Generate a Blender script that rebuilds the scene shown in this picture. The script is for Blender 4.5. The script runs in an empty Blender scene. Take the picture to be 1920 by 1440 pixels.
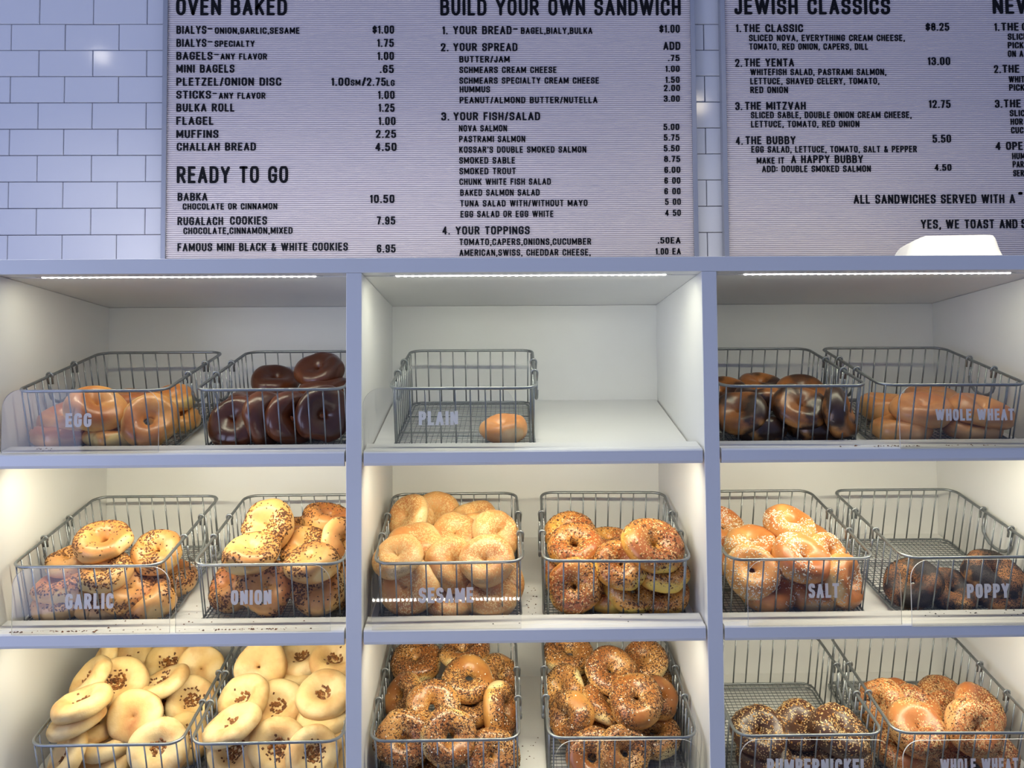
import bpy, math, random
import numpy as np
from mathutils import Vector, Matrix

C = bpy.context.scene.collection
R_ = math.radians
EYE = 1.5                      # camera height; measured heights below are given from eye level

# ------------------------------------------------------------------ camera
cam_d = bpy.data.cameras.new('camera'); cam = bpy.data.objects.new('camera', cam_d); C.objects.link(cam)
cam_d.sensor_width = 36.0; cam_d.lens = 1592.2 / 1920 * 36.0; cam_d.clip_start = 0.05
def cam_axes(p, y, r):
    cp, sp, cy, sy = math.cos(p), math.sin(p), math.cos(y), math.sin(y)
    F = Vector((sy*cp, cy*cp, sp)); R0 = Vector((cy, -sy, 0)); U0 = R0.cross(F)
    return math.cos(r)*R0 + math.sin(r)*U0, -math.sin(r)*R0 + math.cos(r)*U0, F
CR, CU, CF = cam_axes(R_(2.518), R_(0.955), R_(-0.4407))
cam.matrix_world = Matrix(((CR.x, CU.x, -CF.x, 0), (CR.y, CU.y, -CF.y, 0), (CR.z, CU.z, -CF.z, EYE), (0, 0, 0, 1)))
bpy.context.scene.camera = cam

# ------------------------------------------------------------------ world, lights, exposure
sc = bpy.context.scene
sc.view_settings.view_transform = 'Standard'; sc.view_settings.look = 'None'
sc.view_settings.exposure = 0.0; sc.view_settings.gamma = 1.0; sc.view_settings.use_curve_mapping = False
sc.cycles.use_denoising = True
sc.cycles.max_bounces = 8; sc.cycles.diffuse_bounces = 4; sc.cycles.glossy_bounces = 3; sc.cycles.transparent_max_bounces = 16
sc.cycles.transmission_bounces = 4; sc.cycles.caustics_reflective = False; sc.cycles.caustics_refractive = False
sc.cycles.sample_clamp_indirect = 4.0
w = bpy.data.worlds.new('shop_daylight'); sc.world = w; w.use_nodes = True
w.node_tree.nodes['Background'].inputs[0].default_value = (0.44, 0.55, .99, 1)
w.node_tree.nodes['Background'].inputs[1].default_value = 0.425

def area(name, loc, target, sx, sy, power, col, spread=180):
    d = bpy.data.lights.new(name, 'AREA'); d.shape = 'RECTANGLE'; d.size = sx; d.size_y = sy; d.energy = power; d.color = col
    d.spread = R_(spread)
    o = bpy.data.objects.new(name, d); C.objects.link(o); o.location = loc
    o.rotation_euler = (Vector(target) - Vector(loc)).to_track_quat('-Z', 'Y').to_euler(); return o
def lamp(name, loc, power, col, radius):
    d = bpy.data.lights.new(name, 'POINT'); d.energy = power; d.color = col; d.shadow_soft_size = radius
    o = bpy.data.objects.new(name, d); C.objects.link(o); o.location = loc; return o
def spot(name, loc, target, power, col, ang, radius=.03):
    d = bpy.data.lights.new(name, 'SPOT'); d.energy = power; d.color = col; d.shadow_soft_size = radius
    d.spot_size = R_(ang); d.spot_blend = .6
    o = bpy.data.objects.new(name, d); C.objects.link(o); o.location = loc
    o.rotation_euler = (Vector(target) - Vector(loc)).to_track_quat('-Z', 'Y').to_euler(); return o

area('window_light', (-2.5, -.3, EYE - .1), (-.5, 1.9, EYE - .1), 1.5, 1.5, 30, (0.60, 0.67, 1.0))
lamp('ceiling_lamp', (-1.39, 1.23, EYE + 1.30), .45, (1.0, .93, .8), .03)
lamp('ceiling_lamp', (0.844, 0.74, EYE + 1.30), .8, (1.0, .88, .68), .03)
spot('ceiling_spotlight', (1.15, 0.9, EYE + 1.3), (1.0, 1.85, EYE + .36), 36, (1.0, .88, .62), 15)
# downlights over the cabinet top
area('ceiling_downlight', (-.55, 1.72, EYE + 1.6), (-.55, 1.78, 0), 1.3, .05, 4.8, (1.0, .97, .94), 48)
area('ceiling_downlight', (.9, 1.72, EYE + 1.6), (.9, 1.78, 0), 1.3, .05, 2.9, (1.0, .94, .74), 48)
LED = (1.0, .93, .68)
LEDP = {0: (.76, 1.27, .62), 1: (2.0, 1.65, 1.7), 2: (1.35, 1.4, 1.4)}
XB = [(-.9417, -.2855), (-.2560, .3890), (.4180, 1.0715)]      # the three bays
PITCH = .3313
for row in range(3):
    for b, (x0, x1) in enumerate(XB):
        xc = (x0 + x1) / 2; z = EYE + (.2795 if row == 0 else -.0778 - PITCH*(row-1))
        y = 1.637 if row == 0 else 1.626
        a_ = area('shelf_light', (xc, y, z), (xc, y + (.25 if row == 0 else .75), z - 1), .53, .007, LEDP[row][b], LED if row else ((1, .95, .68), (1, .99, .76), (1, .96, .64))[b])

# ------------------------------------------------------------------ helpers
def mesh_obj(name, verts, faces, mat=None, parent=None, smooth=False):
    me = bpy.data.meshes.new(name); me.from_pydata([tuple(v) for v in verts], [], [tuple(f) for f in faces]); me.update()
    if mat is not None: me.materials.append(mat)
    if smooth: me.polygons.foreach_set('use_smooth', [True]*len(me.polygons))
    o = bpy.data.objects.new(name, me); C.objects.link(o)
    if parent is not None: o.parent = parent
    return o
def link_copy(name, me, parent=None, M=None):
    o = bpy.data.objects.new(name, me); C.objects.link(o)
    if parent is not None: o.parent = parent
    if M is not None: o.matrix_local = M
    return o
def empty(name, loc=(0, 0, 0)):
    o = bpy.data.objects.new(name, None); C.objects.link(o); o.location = loc; o.empty_display_size = .05; return o
def tag(o, label=None, cat=None, group=None, kind=None):
    if label: o['label'] = label
    if cat: o['category'] = cat
    if group: o['group'] = group
    if kind: o['kind'] = kind
    return o
class MB:
    def __init__(s): s.v = []; s.f = []; s.m = []
    def add(s, vs, fs, mi=0):
        n = len(s.v); s.v += [tuple(v) for v in vs]; s.f += [tuple(i+n for i in f) for f in fs]; s.m += [mi]*len(fs)
    def box(s, x0, x1, y0, y1, z0, z1, mi=0):
        s.add([(x0,y0,z0),(x1,y0,z0),(x1,y1,z0),(x0,y1,z0),(x0,y0,z1),(x1,y0,z1),(x1,y1,z1),(x0,y1,z1)],
              [(0,3,2,1),(4,5,6,7),(0,1,5,4),(1,2,6,5),(2,3,7,6),(3,0,4,7)], mi)
    def prism_x(s, prof, x0, x1, mi=0):                       # (y, z) outline, counter-clockwise seen from +x
        n = len(prof); vs = [(x0,y,z) for y,z in prof] + [(x1,y,z) for y,z in prof]
        fs = [(i, (i+1) % n, n+(i+1) % n, n+i) for i in range(n)] + [tuple(range(n-1,-1,-1)), tuple(range(n, 2*n))]
        s.add(vs, fs, mi)
    def tube(s, pts, r, seg=8, closed=False, mi=0, caps=True):
        pts = [Vector(p) for p in pts]; n = len(pts); rings = []; prev = None
        for i, p in enumerate(pts):
            a = pts[(i-1) % n] if (closed or i) else p; b = pts[(i+1) % n] if (closed or i < n-1) else p
            t = (b - a).normalized()
            u = (prev - t*prev.dot(t)) if prev is not None else t.orthogonal()
            u.normalize(); prev = u; v = t.cross(u)
            rr = r[i] if isinstance(r, (list, tuple)) else r
            rings.append([p + rr*(math.cos(2*math.pi*k/seg)*u + math.sin(2*math.pi*k/seg)*v) for k in range(seg)])
        vs = [q for ring in rings for q in ring]; fs = []
        for i in range(n if closed else n-1):
            j = (i+1) % n
            off = 0
            if closed and j == 0:                              # match the seam
                off = min(range(seg), key=lambda k: (rings[0][k] - rings[i][0]).length)
            for k in range(seg):
                fs.append((i*seg+k, i*seg+(k+1) % seg, j*seg+(k+1+off) % seg, j*seg+(k+off) % seg))
        if not closed and caps: fs += [tuple(range(seg-1,-1,-1)), tuple((n-1)*seg+k for k in range(seg))]
        s.add(vs, fs, mi)
    def build(s, name, mat=None, parent=None, smooth=False):
        o = mesh_obj(name, s.v, s.f, None, parent, smooth)
        for m in (mat if isinstance(mat, (list, tuple)) else [mat]): o.data.materials.append(m)
        if isinstance(mat, (list, tuple)): o.data.polygons.foreach_set('material_index', s.m)
        return o
def bevel(o, wd, seg=2):
    m = o.modifiers.new('bevel', 'BEVEL'); m.width = wd; m.segments = seg; m.limit_method = 'ANGLE'; return o

# ------------------------------------------------------------------ materials
def mat(name, col, rough=.5, metal=0., spec=.5, coat=0., noise=None, bump=None):
    m = bpy.data.materials.new(name); m.use_nodes = True; nt = m.node_tree; b = nt.nodes['Principled BSDF']
    b.inputs['Base Color'].default_value = (*col, 1); b.inputs['Roughness'].default_value = rough; b.inputs['Metallic'].default_value = metal
    b.inputs['Specular IOR Level'].default_value = spec; b.inputs['Coat Weight'].default_value = coat
    if noise or bump:
        tc = nt.nodes.new('ShaderNodeTexCoord')
    if noise:                                                 # (scale, second colour, amount)
        n = nt.nodes.new('ShaderNodeTexNoise'); n.inputs['Scale'].default_value = noise[0]; n.inputs['Detail'].default_value = 5
        nt.links.new(tc.outputs['Object'], n.inputs['Vector'])
        mx = nt.nodes.new('ShaderNodeMix'); mx.data_type = 'RGBA'; mx.inputs[6].default_value = (*col, 1); mx.inputs[7].default_value = (*noise[1], 1)
        mr = nt.nodes.new('ShaderNodeMapRange'); mr.inputs[1].default_value = .4; mr.inputs[2].default_value = .75; mr.inputs[4].default_value = noise[2]
        nt.links.new(n.outputs['Fac'], mr.inputs[0]); nt.links.new(mr.outputs[0], mx.inputs[0]); nt.links.new(mx.outputs[2], b.inputs['Base Color'])
    if bump:
        n = nt.nodes.new('ShaderNodeTexNoise'); n.inputs['Scale'].default_value = bump[0]; n.inputs['Detail'].default_value = 3
        nt.links.new(tc.outputs['Object'], n.inputs['Vector'])
        bp = nt.nodes.new('ShaderNodeBump'); bp.inputs['Strength'].default_value = bump[1]; bp.inputs['Distance'].default_value = bump[2]
        nt.links.new(n.outputs['Fac'], bp.inputs['Height']); nt.links.new(bp.outputs[0], b.inputs['Normal'])
    return m
M_LAM = mat('white_laminate', (.80, .80, .78), .32, noise=(9, (.76, .75, .71), .35), bump=(700, .015, .0003))
M_TILE = mat('white_glazed_tile', (.80, .80, .82), .10, noise=(2, (.77, .77, .78), .5), bump=(9, .03, .001))
M_GROUT = mat('dark_grout', (.035, .03, .06), .9)
M_BOARD = mat('letter_board_felt', (.78, .71, .70), .75)
M_ALU = mat('satin_aluminium', (.48, .49, .52), .38, metal=.75)
M_BLACK = mat('black_plastic', (.004, .004, .006), .55, spec=.2)
M_ZINC = mat('zinc_wire', (.30, .32, .33), .38, metal=.8, noise=(60, (.20, .22, .22), .6))
M_GRIP = mat('grey_sleeve', (.22, .24, .25), .5, metal=.4)
M_FLOOR = mat('grey_floor', (.30, .29, .28), .5)
M_TUB = mat('white_plastic', (.88, .87, .82), .35)
M_VINYL = mat('white_vinyl', (.96, .96, .94), .5)
_nt = M_VINYL.node_tree; _t = _nt.nodes.new('ShaderNodeBsdfTranslucent'); _t.inputs[0].default_value = (.97, .97, .95, 1); _m = _nt.nodes.new('ShaderNodeMixShader'); _m.inputs[0].default_value = .45
_nt.links.new(_nt.nodes['Principled BSDF'].outputs[0], _m.inputs[1]); _nt.links.new(_t.outputs[0], _m.inputs[2]); _nt.links.new(_m.outputs[0], _nt.nodes['Material Output'].inputs[0])
def emis(name, col, s):
    m = bpy.data.materials.new(name); m.use_nodes = True; b = m.node_tree.nodes['Principled BSDF']
    b.inputs['Base Color'].default_value = (*col, 1); b.inputs['Emission Color'].default_value = (*col, 1); b.inputs['Emission Strength'].default_value = s; return m
M_LED = emis('led_glow', (1, .98, 1), 9)
M_CHAN = mat('led_channel', (.30, .30, .29), .4, metal=.3)
def clear(name, tint, edge=False):
    m = bpy.data.materials.new(name); m.use_nodes = True; nt = m.node_tree; nt.nodes.clear()
    out = nt.nodes.new('ShaderNodeOutputMaterial'); tr = nt.nodes.new('ShaderNodeBsdfTransparent'); gl = nt.nodes.new('ShaderNodeBsdfGlossy')
    tr.inputs[0].default_value = (*tint, 1); gl.inputs['Roughness'].default_value = .03
    fr = nt.nodes.new('ShaderNodeFresnel'); fr.inputs[0].default_value = 1.49
    mx = nt.nodes.new('ShaderNodeMixShader'); nt.links.new(fr.outputs[0], mx.inputs[0]); nt.links.new(tr.outputs[0], mx.inputs[1]); nt.links.new(gl.outputs[0], mx.inputs[2])
    nt.links.new(mx.outputs[0], out.inputs[0]); return m
M_ACR = clear('clear_acrylic', (.93, .93, .955))
M_ACRE = mat('acrylic_edge', (.62, .64, .66), .25)

# ------------------------------------------------------------------ floor and tiled wall
fl = MB(); fl.box(-3, 3, -3, 2.2, -.1, 0); tag(fl.build('floor', M_FLOOR), kind='structure')
wb = MB(); wb.box(-3, 3, 2.1015, 2.2, 0, EYE + 1.6); wall = tag(wb.build('wall_back', M_GROUT), kind='structure')
TP, TW, TG = .0664, .13345, .0014
def tile_mesh(w_, h_):
    b = MB(); bx, d = .0016, .0016
    fr = [(0,0),(w_,0),(w_,h_),(0,h_)]; inn = [(bx,bx),(w_-bx,bx),(w_-bx,h_-bx),(bx,h_-bx)]; md=[(bx*.35,bx*.35),(w_-bx*.35,bx*.35),(w_-bx*.35,h_-bx*.35),(bx*.35,h_-bx*.35)]
    vs = [(x, .0035, z) for x, z in fr] + [(x, d*.45, z) for x, z in md] + [(x, 0, z) for x, z in inn]
    fs = [(8,9,10,11)] + [(i,(i+1)%4,4+(i+1)%4,4+i) for i in range(4)] + [(4+i,4+(i+1)%4,8+(i+1)%4,8+i) for i in range(4)]
    me = bpy.data.meshes.new('tile'); me.from_pydata(vs, [], fs); me.update(); me.materials.append(M_TILE)
    return me
TM = tile_mesh(TW - TG, TP - TG)
rng = random.Random(5)
for k in range(-10, 5):
    z0 = EYE + 1.0 + k*TP
    xo = -1.1386 if k % 2 == 0 else -1.0745
    for j in range(-13, 24):
        x0 = xo + j*TW
        if k > -10 and x0 > -.80 and x0 + TW < .48: continue                            # wholly behind the left board
        if x0 > (.59 if k > -10 else 1.2): continue                                   # behind the right board
        if x0 < -2.62: continue
        o = link_copy('tile', TM, wall); o.location = (x0 + TG/2, 2.098 + rng.uniform(-.0002, .0002), z0 + TG/2)
        o.rotation_euler = (rng.gauss(0, .0022), 0, rng.gauss(0, .0016))
mb = MB()                                                      # the rest of the tiling, beside and beyond the cabinet
for k in range(-32, 8):
    z0 = EYE + 1.0 + k*TP; xo = -1.1386 if k % 2 == 0 else -1.0745
    for j in range(-15, 30):
        x0 = xo + j*TW
        if z0 < 0 or x0 < -3 or x0 + TW > 3: continue
        if k < -10 and x0 + TW < -.98 or k >= -10 and x0 < -2.62 or x0 > 1.89 or k > 4: mb.box(x0 + TG/2, x0 + TW - TG/2, 2.098, 2.1012, z0 + TG/2, z0 + TP - TG/2)
tag(mb.build('tiles', M_TILE, wall), kind='stuff')

# ------------------------------------------------------------------ display cabinet
cab = empty('display_cabinet', (.065, 1.83, 0))
tag(cab, 'white laminate bagel cabinet with three bays of sloping shelves', 'cabinet')
def cpart(name, mb, mat_, parent=None, bev=.0012):
    o = mb.build(name, mat_); p = parent or cab; o.parent = p; o.matrix_parent_inverse = Matrix.Translation(-Vector(cab.location)) if p is cab else p.matrix_world.inverted()
    if bev: bevel(o, bev)
    return o
ZT, ZB = EYE + .3113, EYE + .2830
m = MB(); m.prism_x([(1.6, ZB), (1.633, ZB), (1.633, ZB+.004), (1.645, ZB+.004), (1.645, ZB), (2.08, ZB), (2.08, ZT), (1.6, ZT)], -.9705, 1.1003)
cpart('top_panel', m, M_LAM, bev=.0008)
for nm, x0, x1 in (('side_panel', -.9707, -.9417), ('divider', -.2855, -.2560), ('divider', .3890, .4180), ('side_panel', 1.0715, 1.1005)):
    m = MB(); m.box(x0, x1, 1.6, 2.066, 0, ZB - .0003); cpart(nm, m, M_LAM)
m = MB(); m.box(-.9705, 1.1003, 2.0665, 2.08, 0, ZB - .0006); cpart('back_panel', m, M_LAM, bev=0)
SL = math.tan(R_(15.8))
for row in range(4):
    for b, (x0, x1) in enumerate(XB):
        dz = EYE - PITCH*row; m = MB()
        top_l = [(1.6545, -.0415), (1.652, -.0415), (1.6175, -.0505), (1.6155, -.0525), (1.6125, -.0525), (1.6105, -.0515), (1.606, -.0530), (1.602, -.0545), (1.6, -.0575)]
        yb = 2.0662
        prof = top_l + [(1.6, -.0765), (1.603, -.0815), (1.612, -.0815), (1.6125, -.0735), (1.66, -.0765), (yb, -.066 + (yb-1.6545)*SL - .018), (yb, -.066 + (yb-1.6545)*SL), (1.6545, -.066)]
        m.prism_x([(y, z + dz) for y, z in prof], x0 + .0035, x1 - .0035)
        cpart('shelf', m, M_LAM, bev=0)
m = MB(); m.box(-.9415, 1.0713, 1.64, 2.066, .05, .32); cpart('base_panel', m, M_LAM)
# shelf light strips
for row in range(3):
    for b, (x0, x1) in enumerate(XB):
        xc = (x0+x1)/2
        which = ['left', 'centre', 'right'][b]
        z = ZB + .0025 if row == 0 else EYE - .0752 - PITCH*(row-1)
        y = 1.6395 if row == 0 else 1.6215
        t = empty('light_strip', (xc, y, z))
        nm = ['top', 'second', 'lowest'][row]
        if row == 0:
            tag(t, {0: 'glowing strip light under the cabinet top, above the EGG basket', 1: 'glowing strip light under the cabinet top, above the PLAIN basket', 2: 'glowing strip light under the cabinet top, above the WHOLE WHEAT basket'}[b], 'light', 'strip lights under the cabinet top')
        else:
            tag(t, {(1,0): 'hidden strip light shining down on the GARLIC and ONION baskets', (1,1): 'hidden strip light shining down on the SESAME basket', (1,2): 'hidden strip light shining down on the SALT and POPPY baskets',
                    (2,0): 'hidden strip light shining down on the bialys', (2,1): 'hidden strip light shining down on the everything bagels', (2,2): 'hidden strip light shining down on the PUMPERNICKEL basket'}[(row, b)], 'light', 'strip lights behind the shelf edges')
        c = MB(); c.box(-.275, .275, -.005, .005, -.0015, .0015)
        o = c.build('channel', M_CHAN, t)
        if row == 0:
            dm = MB(); dm.tube([(0, 0, -.0034), (0, 0, -.0015)], [.0034, .0045], 8); dme = dm.build('diode', M_LED, t).data
            n = 37; first = t.children[-1]; first.location = (-.259, 0, 0)
            for i in range(1, n):
                o = link_copy('diode', dme, t); o.location = (-.259 + .518*i/(n-1), 0, 0)
            c = MB(); c.box(-.262, .262, -.0032, .0032, -.0025, -.0015); c.build('diffuser', M_LED, t)
        else:
            c = MB(); c.box(-.262, .262, -.003, .003, -.0025, -.0015); c.build('diffuser', M_LED, t)

# ------------------------------------------------------------------ stroke lettering
def Q(*pts): return list(pts)
GL = {
'A': (1.0, [[(0,0),(.5,1),(1,0)], [(.2,.32),(.8,.32)]]),
'B': (.92, [[(0,0),(0,1),(.95,1,.3),(.95,.53,.3),(0,.53)], [(.6,.53),(1,.53,.3),(1,0,.3),(0,0)]]),
'C': (.92, [[(1,.70),(1,1,.5),(0,1,.5),(0,0,.5),(1,0,.5),(1,.30)]]),
'D': (.94, [[(0,0),(0,1),(1,1,.45),(1,0,.45),(0,0)]]),
'E': (.82, [[(1,1),(0,1),(0,0),(1,0)], [(0,.52),(.88,.52)]]),
'F': (.80, [[(1,1),(0,1),(0,0)], [(0,.52),(.85,.52)]]),
'G': (.94, [[(1,.72),(1,1,.5),(0,1,.5),(0,0,.5),(1,0,.5),(1,.46),(.58,.46)]]),
'H': (.92, [[(0,0),(0,1)], [(1,0),(1,1)], [(0,.52),(1,.52)]]),
'I': (0, [[(.5,0),(.5,1)]]),
'J': (.75, [[(1,1),(1,0,.45),(0,0,.45),(0,.28)]]),
'K': (.92, [[(0,0),(0,1)], [(1,1),(0,.38)], [(.36,.60),(1,0)]]),
'L': (.78, [[(0,1),(0,0),(1,0)]]),
'M': (1.2, [[(0,0),(0,1),(.5,.2),(1,1),(1,0)]]),
'N': (.96, [[(0,0),(0,1),(1,0),(1,1)]]),
'O': (.94, [[(.5,1),(1,1,.5),(1,0,.5),(0,0,.5),(0,1,.5),(.5,1)]]),
'P': (.90, [[(0,0),(0,1),(1,1,.32),(1,.46,.32),(0,.46)]]),
'Q': (.94, [[(.5,1),(1,1,.5),(1,0,.5),(0,0,.5),(0,1,.5),(.5,1)], [(.6,.25),(1.05,-.05)]]),
'R': (.94, [[(0,0),(0,1),(.96,1,.32),(.96,.5,.32),(0,.5)], [(.5,.5),(1,0)]]),
'S': (.90, [[(1,.74),(1,1,.42),(0,1,.42),(0,.53,.3),(1,.49,.3),(1,0,.42),(0,0,.42),(0,.26)]]),
'T': (.90, [[(0,1),(1,1)], [(.5,1),(.5,0)]]),
'U': (.92, [[(0,1),(0,0,.5),(1,0,.5),(1,1)]]),
'V': (.98, [[(0,1),(.5,0),(1,1)]]),
'W': (1.45, [[(0,1),(.25,0),(.5,1),(.75,0),(1,1)]]),
'X': (.95, [[(0,0),(1,1)], [(0,1),(1,0)]]),
'Y': (.98, [[(0,1),(.5,.45),(1,1)], [(.5,.45),(.5,0)]]),
'Z': (.88, [[(0,1),(1,1),(0,0),(1,0)]]),
'0': (.84, [[(.5,1),(1,1,.5),(1,0,.5),(0,0,.5),(0,1,.5),(.5,1)]]),
'1': (.46, [[(0,.85),(1,1),(1,0)]]),
'2': (.84, [[(0,.74),(0,1,.45),(1,1,.45),(1,.62,.3),(0,0),(1,0)]]),
'3': (.84, [[(0,.78),(0,1,.42),(1,1,.42),(1,.54,.3),(.4,.54)], [(.6,.54),(1,.54,.3),(1,0,.42),(0,0,.42),(0,.24)]]),
'4': (.88, [[(.75,0),(.75,1),(0,.28),(1,.28)]]),
'5': (.84, [[(.95,1),(.1,1),(.02,.56),(1,.66,.4),(1,0,.45),(0,0,.45),(0,.22)]]),
'6': (.84, [[(.95,.8),(.95,1,.45),(0,1,.5),(0,0,.5),(1,0,.5),(1,.58,.4),(0,.58,.3),(0,.4)]]),
'7': (.80, [[(0,1),(1,1),(.35,0)]]),
'8': (.84, [[(.5,.54),(.06,.54,.3),(.06,1,.4),(.94,1,.4),(.94,.54,.3),(.5,.54)], [(.5,.54),(0,.54,.3),(0,0,.42),(1,0,.42),(1,.54,.3),(.5,.54)]]),
'9': (.84, [[(.05,.2),(.05,0,.45),(1,0,.5),(1,1,.5),(0,1,.5),(0,.42,.4),(1,.42,.3),(1,.6)]]),
'$': (.84, [[(1,.70),(1,.88,.35),(0,.88,.35),(0,.52,.25),(1,.48,.25),(1,.12,.35),(0,.12,.35),(0,.30)], [(.5,1.02),(.5,-.02)]]),
'.': (0, [[(.5,.0),(.5,.04)]]),
',': (.1, [[(1,.04),(.2,-.16)]]),
'/': (.62, [[(0,-.05),(1,1.03)]]),
'-': (.6, [[(0,.56),(1,.56)]]),
'&': (1.0, [[(1,0),(.1,.78,.2),(.3,1.02,.3),(.75,.9,.3),(.1,.4,.3),(0,0,.4),(.7,-.05,.35),(1,.42)]]),
':': (0, [[(.5,.2),(.5,.23)], [(.5,.7),(.5,.73)]]),
"'": (0, [[(.5,.82),(.5,1)]]),
'"': (.35, [[(0,1),(.1,.8)], [(1,1),(1,.8)]]),
}
CW = .50                                                        # glyph box width for width factor 1, cap height 1
def stroke_pts(pts, w_, th, n=5):
    iw = max(w_*CW - th, .02) if w_ > 0 else 0
    P = []
    for p in pts:
        P.append((Vector((p[0]*iw if w_ > 0 else 0, th/2 + p[1]*(1-th))), (p[2] if len(p) > 2 else 0)))
    out = []
    for i, (p, r) in enumerate(P):
        if r == 0 or i == 0 or i == len(P)-1: out.append(p); continue
        a, b = P[i-1][0], P[i+1][0]
        rr = r*min(w_*CW if w_ else .5, .6)
        la, lb = (a-p).length, (b-p).length
        ra = min(rr*1.15, la*.5); rb = min(rr*1.15, lb*.5)
        A_, B_ = p + (a-p).normalized()*ra, p + (b-p).normalized()*rb
        for k in range(n+1):
            t = k/n; out.append((1-t)**2*A_ + 2*t*(1-t)*(p*.92 + (A_+B_)*.04) + t*t*B_)
    res = [out[0]]
    for q in out[1:]:
        if (q-res[-1]).length > 1e-4: res.append(q)
    return res
def glyph_mesh(mb, ch, th, depth, roundcap=True, ox=0, oz=0, sx=1, sz=1, y=0, mi=0):
    w_, strokes = GL[ch]
    runs = []
    for st in strokes:
        P = stroke_pts(st, w_, th); cur = [P[0]]
        for i in range(1, len(P)):
            cur.append(P[i])
            if i < len(P)-1 and (P[i]-P[i-1]).normalized().dot((P[i+1]-P[i]).normalized()) < -.12: runs.append(cur); cur = [P[i]]
        runs.append(cur)
    for ri, P in enumerate(runs):
        if not roundcap and ch not in 'CGS23569':
            e0 = (P[0]-P[1]).normalized(); e1 = (P[-1]-P[-2]).normalized()
            fr = all((P[0]-q[-1]).length > 1e-6 for q in runs if q is not P); to = all((P[-1]-q[0]).length > 1e-6 for q in runs if q is not P)
            if (P[0]-P[-1]).length > 1e-6: P = [P[0] + e0*th*(.5 if fr else .2)] + P[1:-1] + [P[-1] + e1*th*(.5 if to else .2)]
        y -= .00006 if depth == 0 else 0
        n = len(P); L, R2 = [], []
        for i, p in enumerate(P):
            d0 = (p - P[i-1]).normalized() if i else (P[1]-P[0]).normalized()
            d1 = (P[i+1] - p).normalized() if i < n-1 else d0
            n0, n1 = Vector((-d0.y, d0.x)), Vector((-d1.y, d1.x))
            mt = n0 + n1
            if mt.length < .3: mt = n0; k = 1
            else: mt.normalize(); k = min(1/max(mt.dot(n0), .3), 1.9)
            L.append(p + mt*th/2*k); R2.append(p - mt*th/2*k)
        def cap(c, d):
            s = Vector((-d.y, d.x)); return [c + th/2*(math.cos(a)*d + math.sin(a)*s) for a in (math.pi*.28, 0, -math.pi*.28)]
        loop = list(R2)
        if roundcap: loop += [q for q in reversed(cap(P[-1], (P[-1]-P[-2]).normalized()))]
        loop_end = len(loop)
        loop2 = list(reversed(L))
        c0 = cap(P[0], (P[0]-P[1]).normalized()) if roundcap else []
        vs = []; fs = []
        def V3(q, yy): return (ox + q.x*sx, yy, oz + q.y*sz)
        # front faces: quads along the strip plus cap fans
        idxL = []; idxR = []
        for q in L: idxL.append(len(vs)); vs.append(V3(q, y - depth - len(idxL)*2e-6*(depth == 0)))
        for q in R2: idxR.append(len(vs)); vs.append(V3(q, y - depth - len(idxR)*2e-6*(depth == 0)))
        bl = []; br = []
        for q in L: bl.append(len(vs)); vs.append(V3(q, y))
        for q in R2: br.append(len(vs)); vs.append(V3(q, y))
        for i in range(n-1):
            fs.append((idxR[i], idxR[i+1], idxL[i+1], idxL[i]))
            if depth == 0: continue
            fs.append((idxL[i], idxL[i+1], bl[i+1], bl[i])); fs.append((idxR[i+1], idxR[i], br[i], br[i+1]))
        for e, d in ((0, (P[0]-P[1]).normalized()), (n-1, (P[-1]-P[-2]).normalized())):
            a, b = (idxL[e], idxR[e]) if e else (idxR[e], idxL[e])
            a2, b2 = (bl[e], br[e]) if e else (br[e], bl[e])
            if roundcap:
                cs = cap(P[e], d); f_ = []; g_ = []
                for q in cs: f_.append(len(vs)); vs.append(V3(q, y-depth))
                for q in cs: g_.append(len(vs)); vs.append(V3(q, y))
                ring = [a] + f_ + [b]; rb = [a2] + g_ + [b2]
                fs.append(tuple(reversed(ring)))
                for i in range(len(ring)-1): fs.append((ring[i], ring[i+1], rb[i+1], rb[i]))
            elif depth: fs.append((a, b, b2, a2))
        mb.add(vs, fs, mi)
def gwidth(ch, th):
    if ch == ' ': return .26
    w_ = GL[ch][0]; return max(w_*CW, th)
_gm = {}
def glyph_data(ch, th):
    k = (ch, round(th, 3))
    if k not in _gm:
        mb = MB(); glyph_mesh(mb, ch, th, 1.0)
        me = bpy.data.meshes.new('letter'); me.from_pydata(mb.v, [], mb.f); me.update(); me.materials.append(M_BLACK); _gm[k] = me
    return _gm[k]

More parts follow.
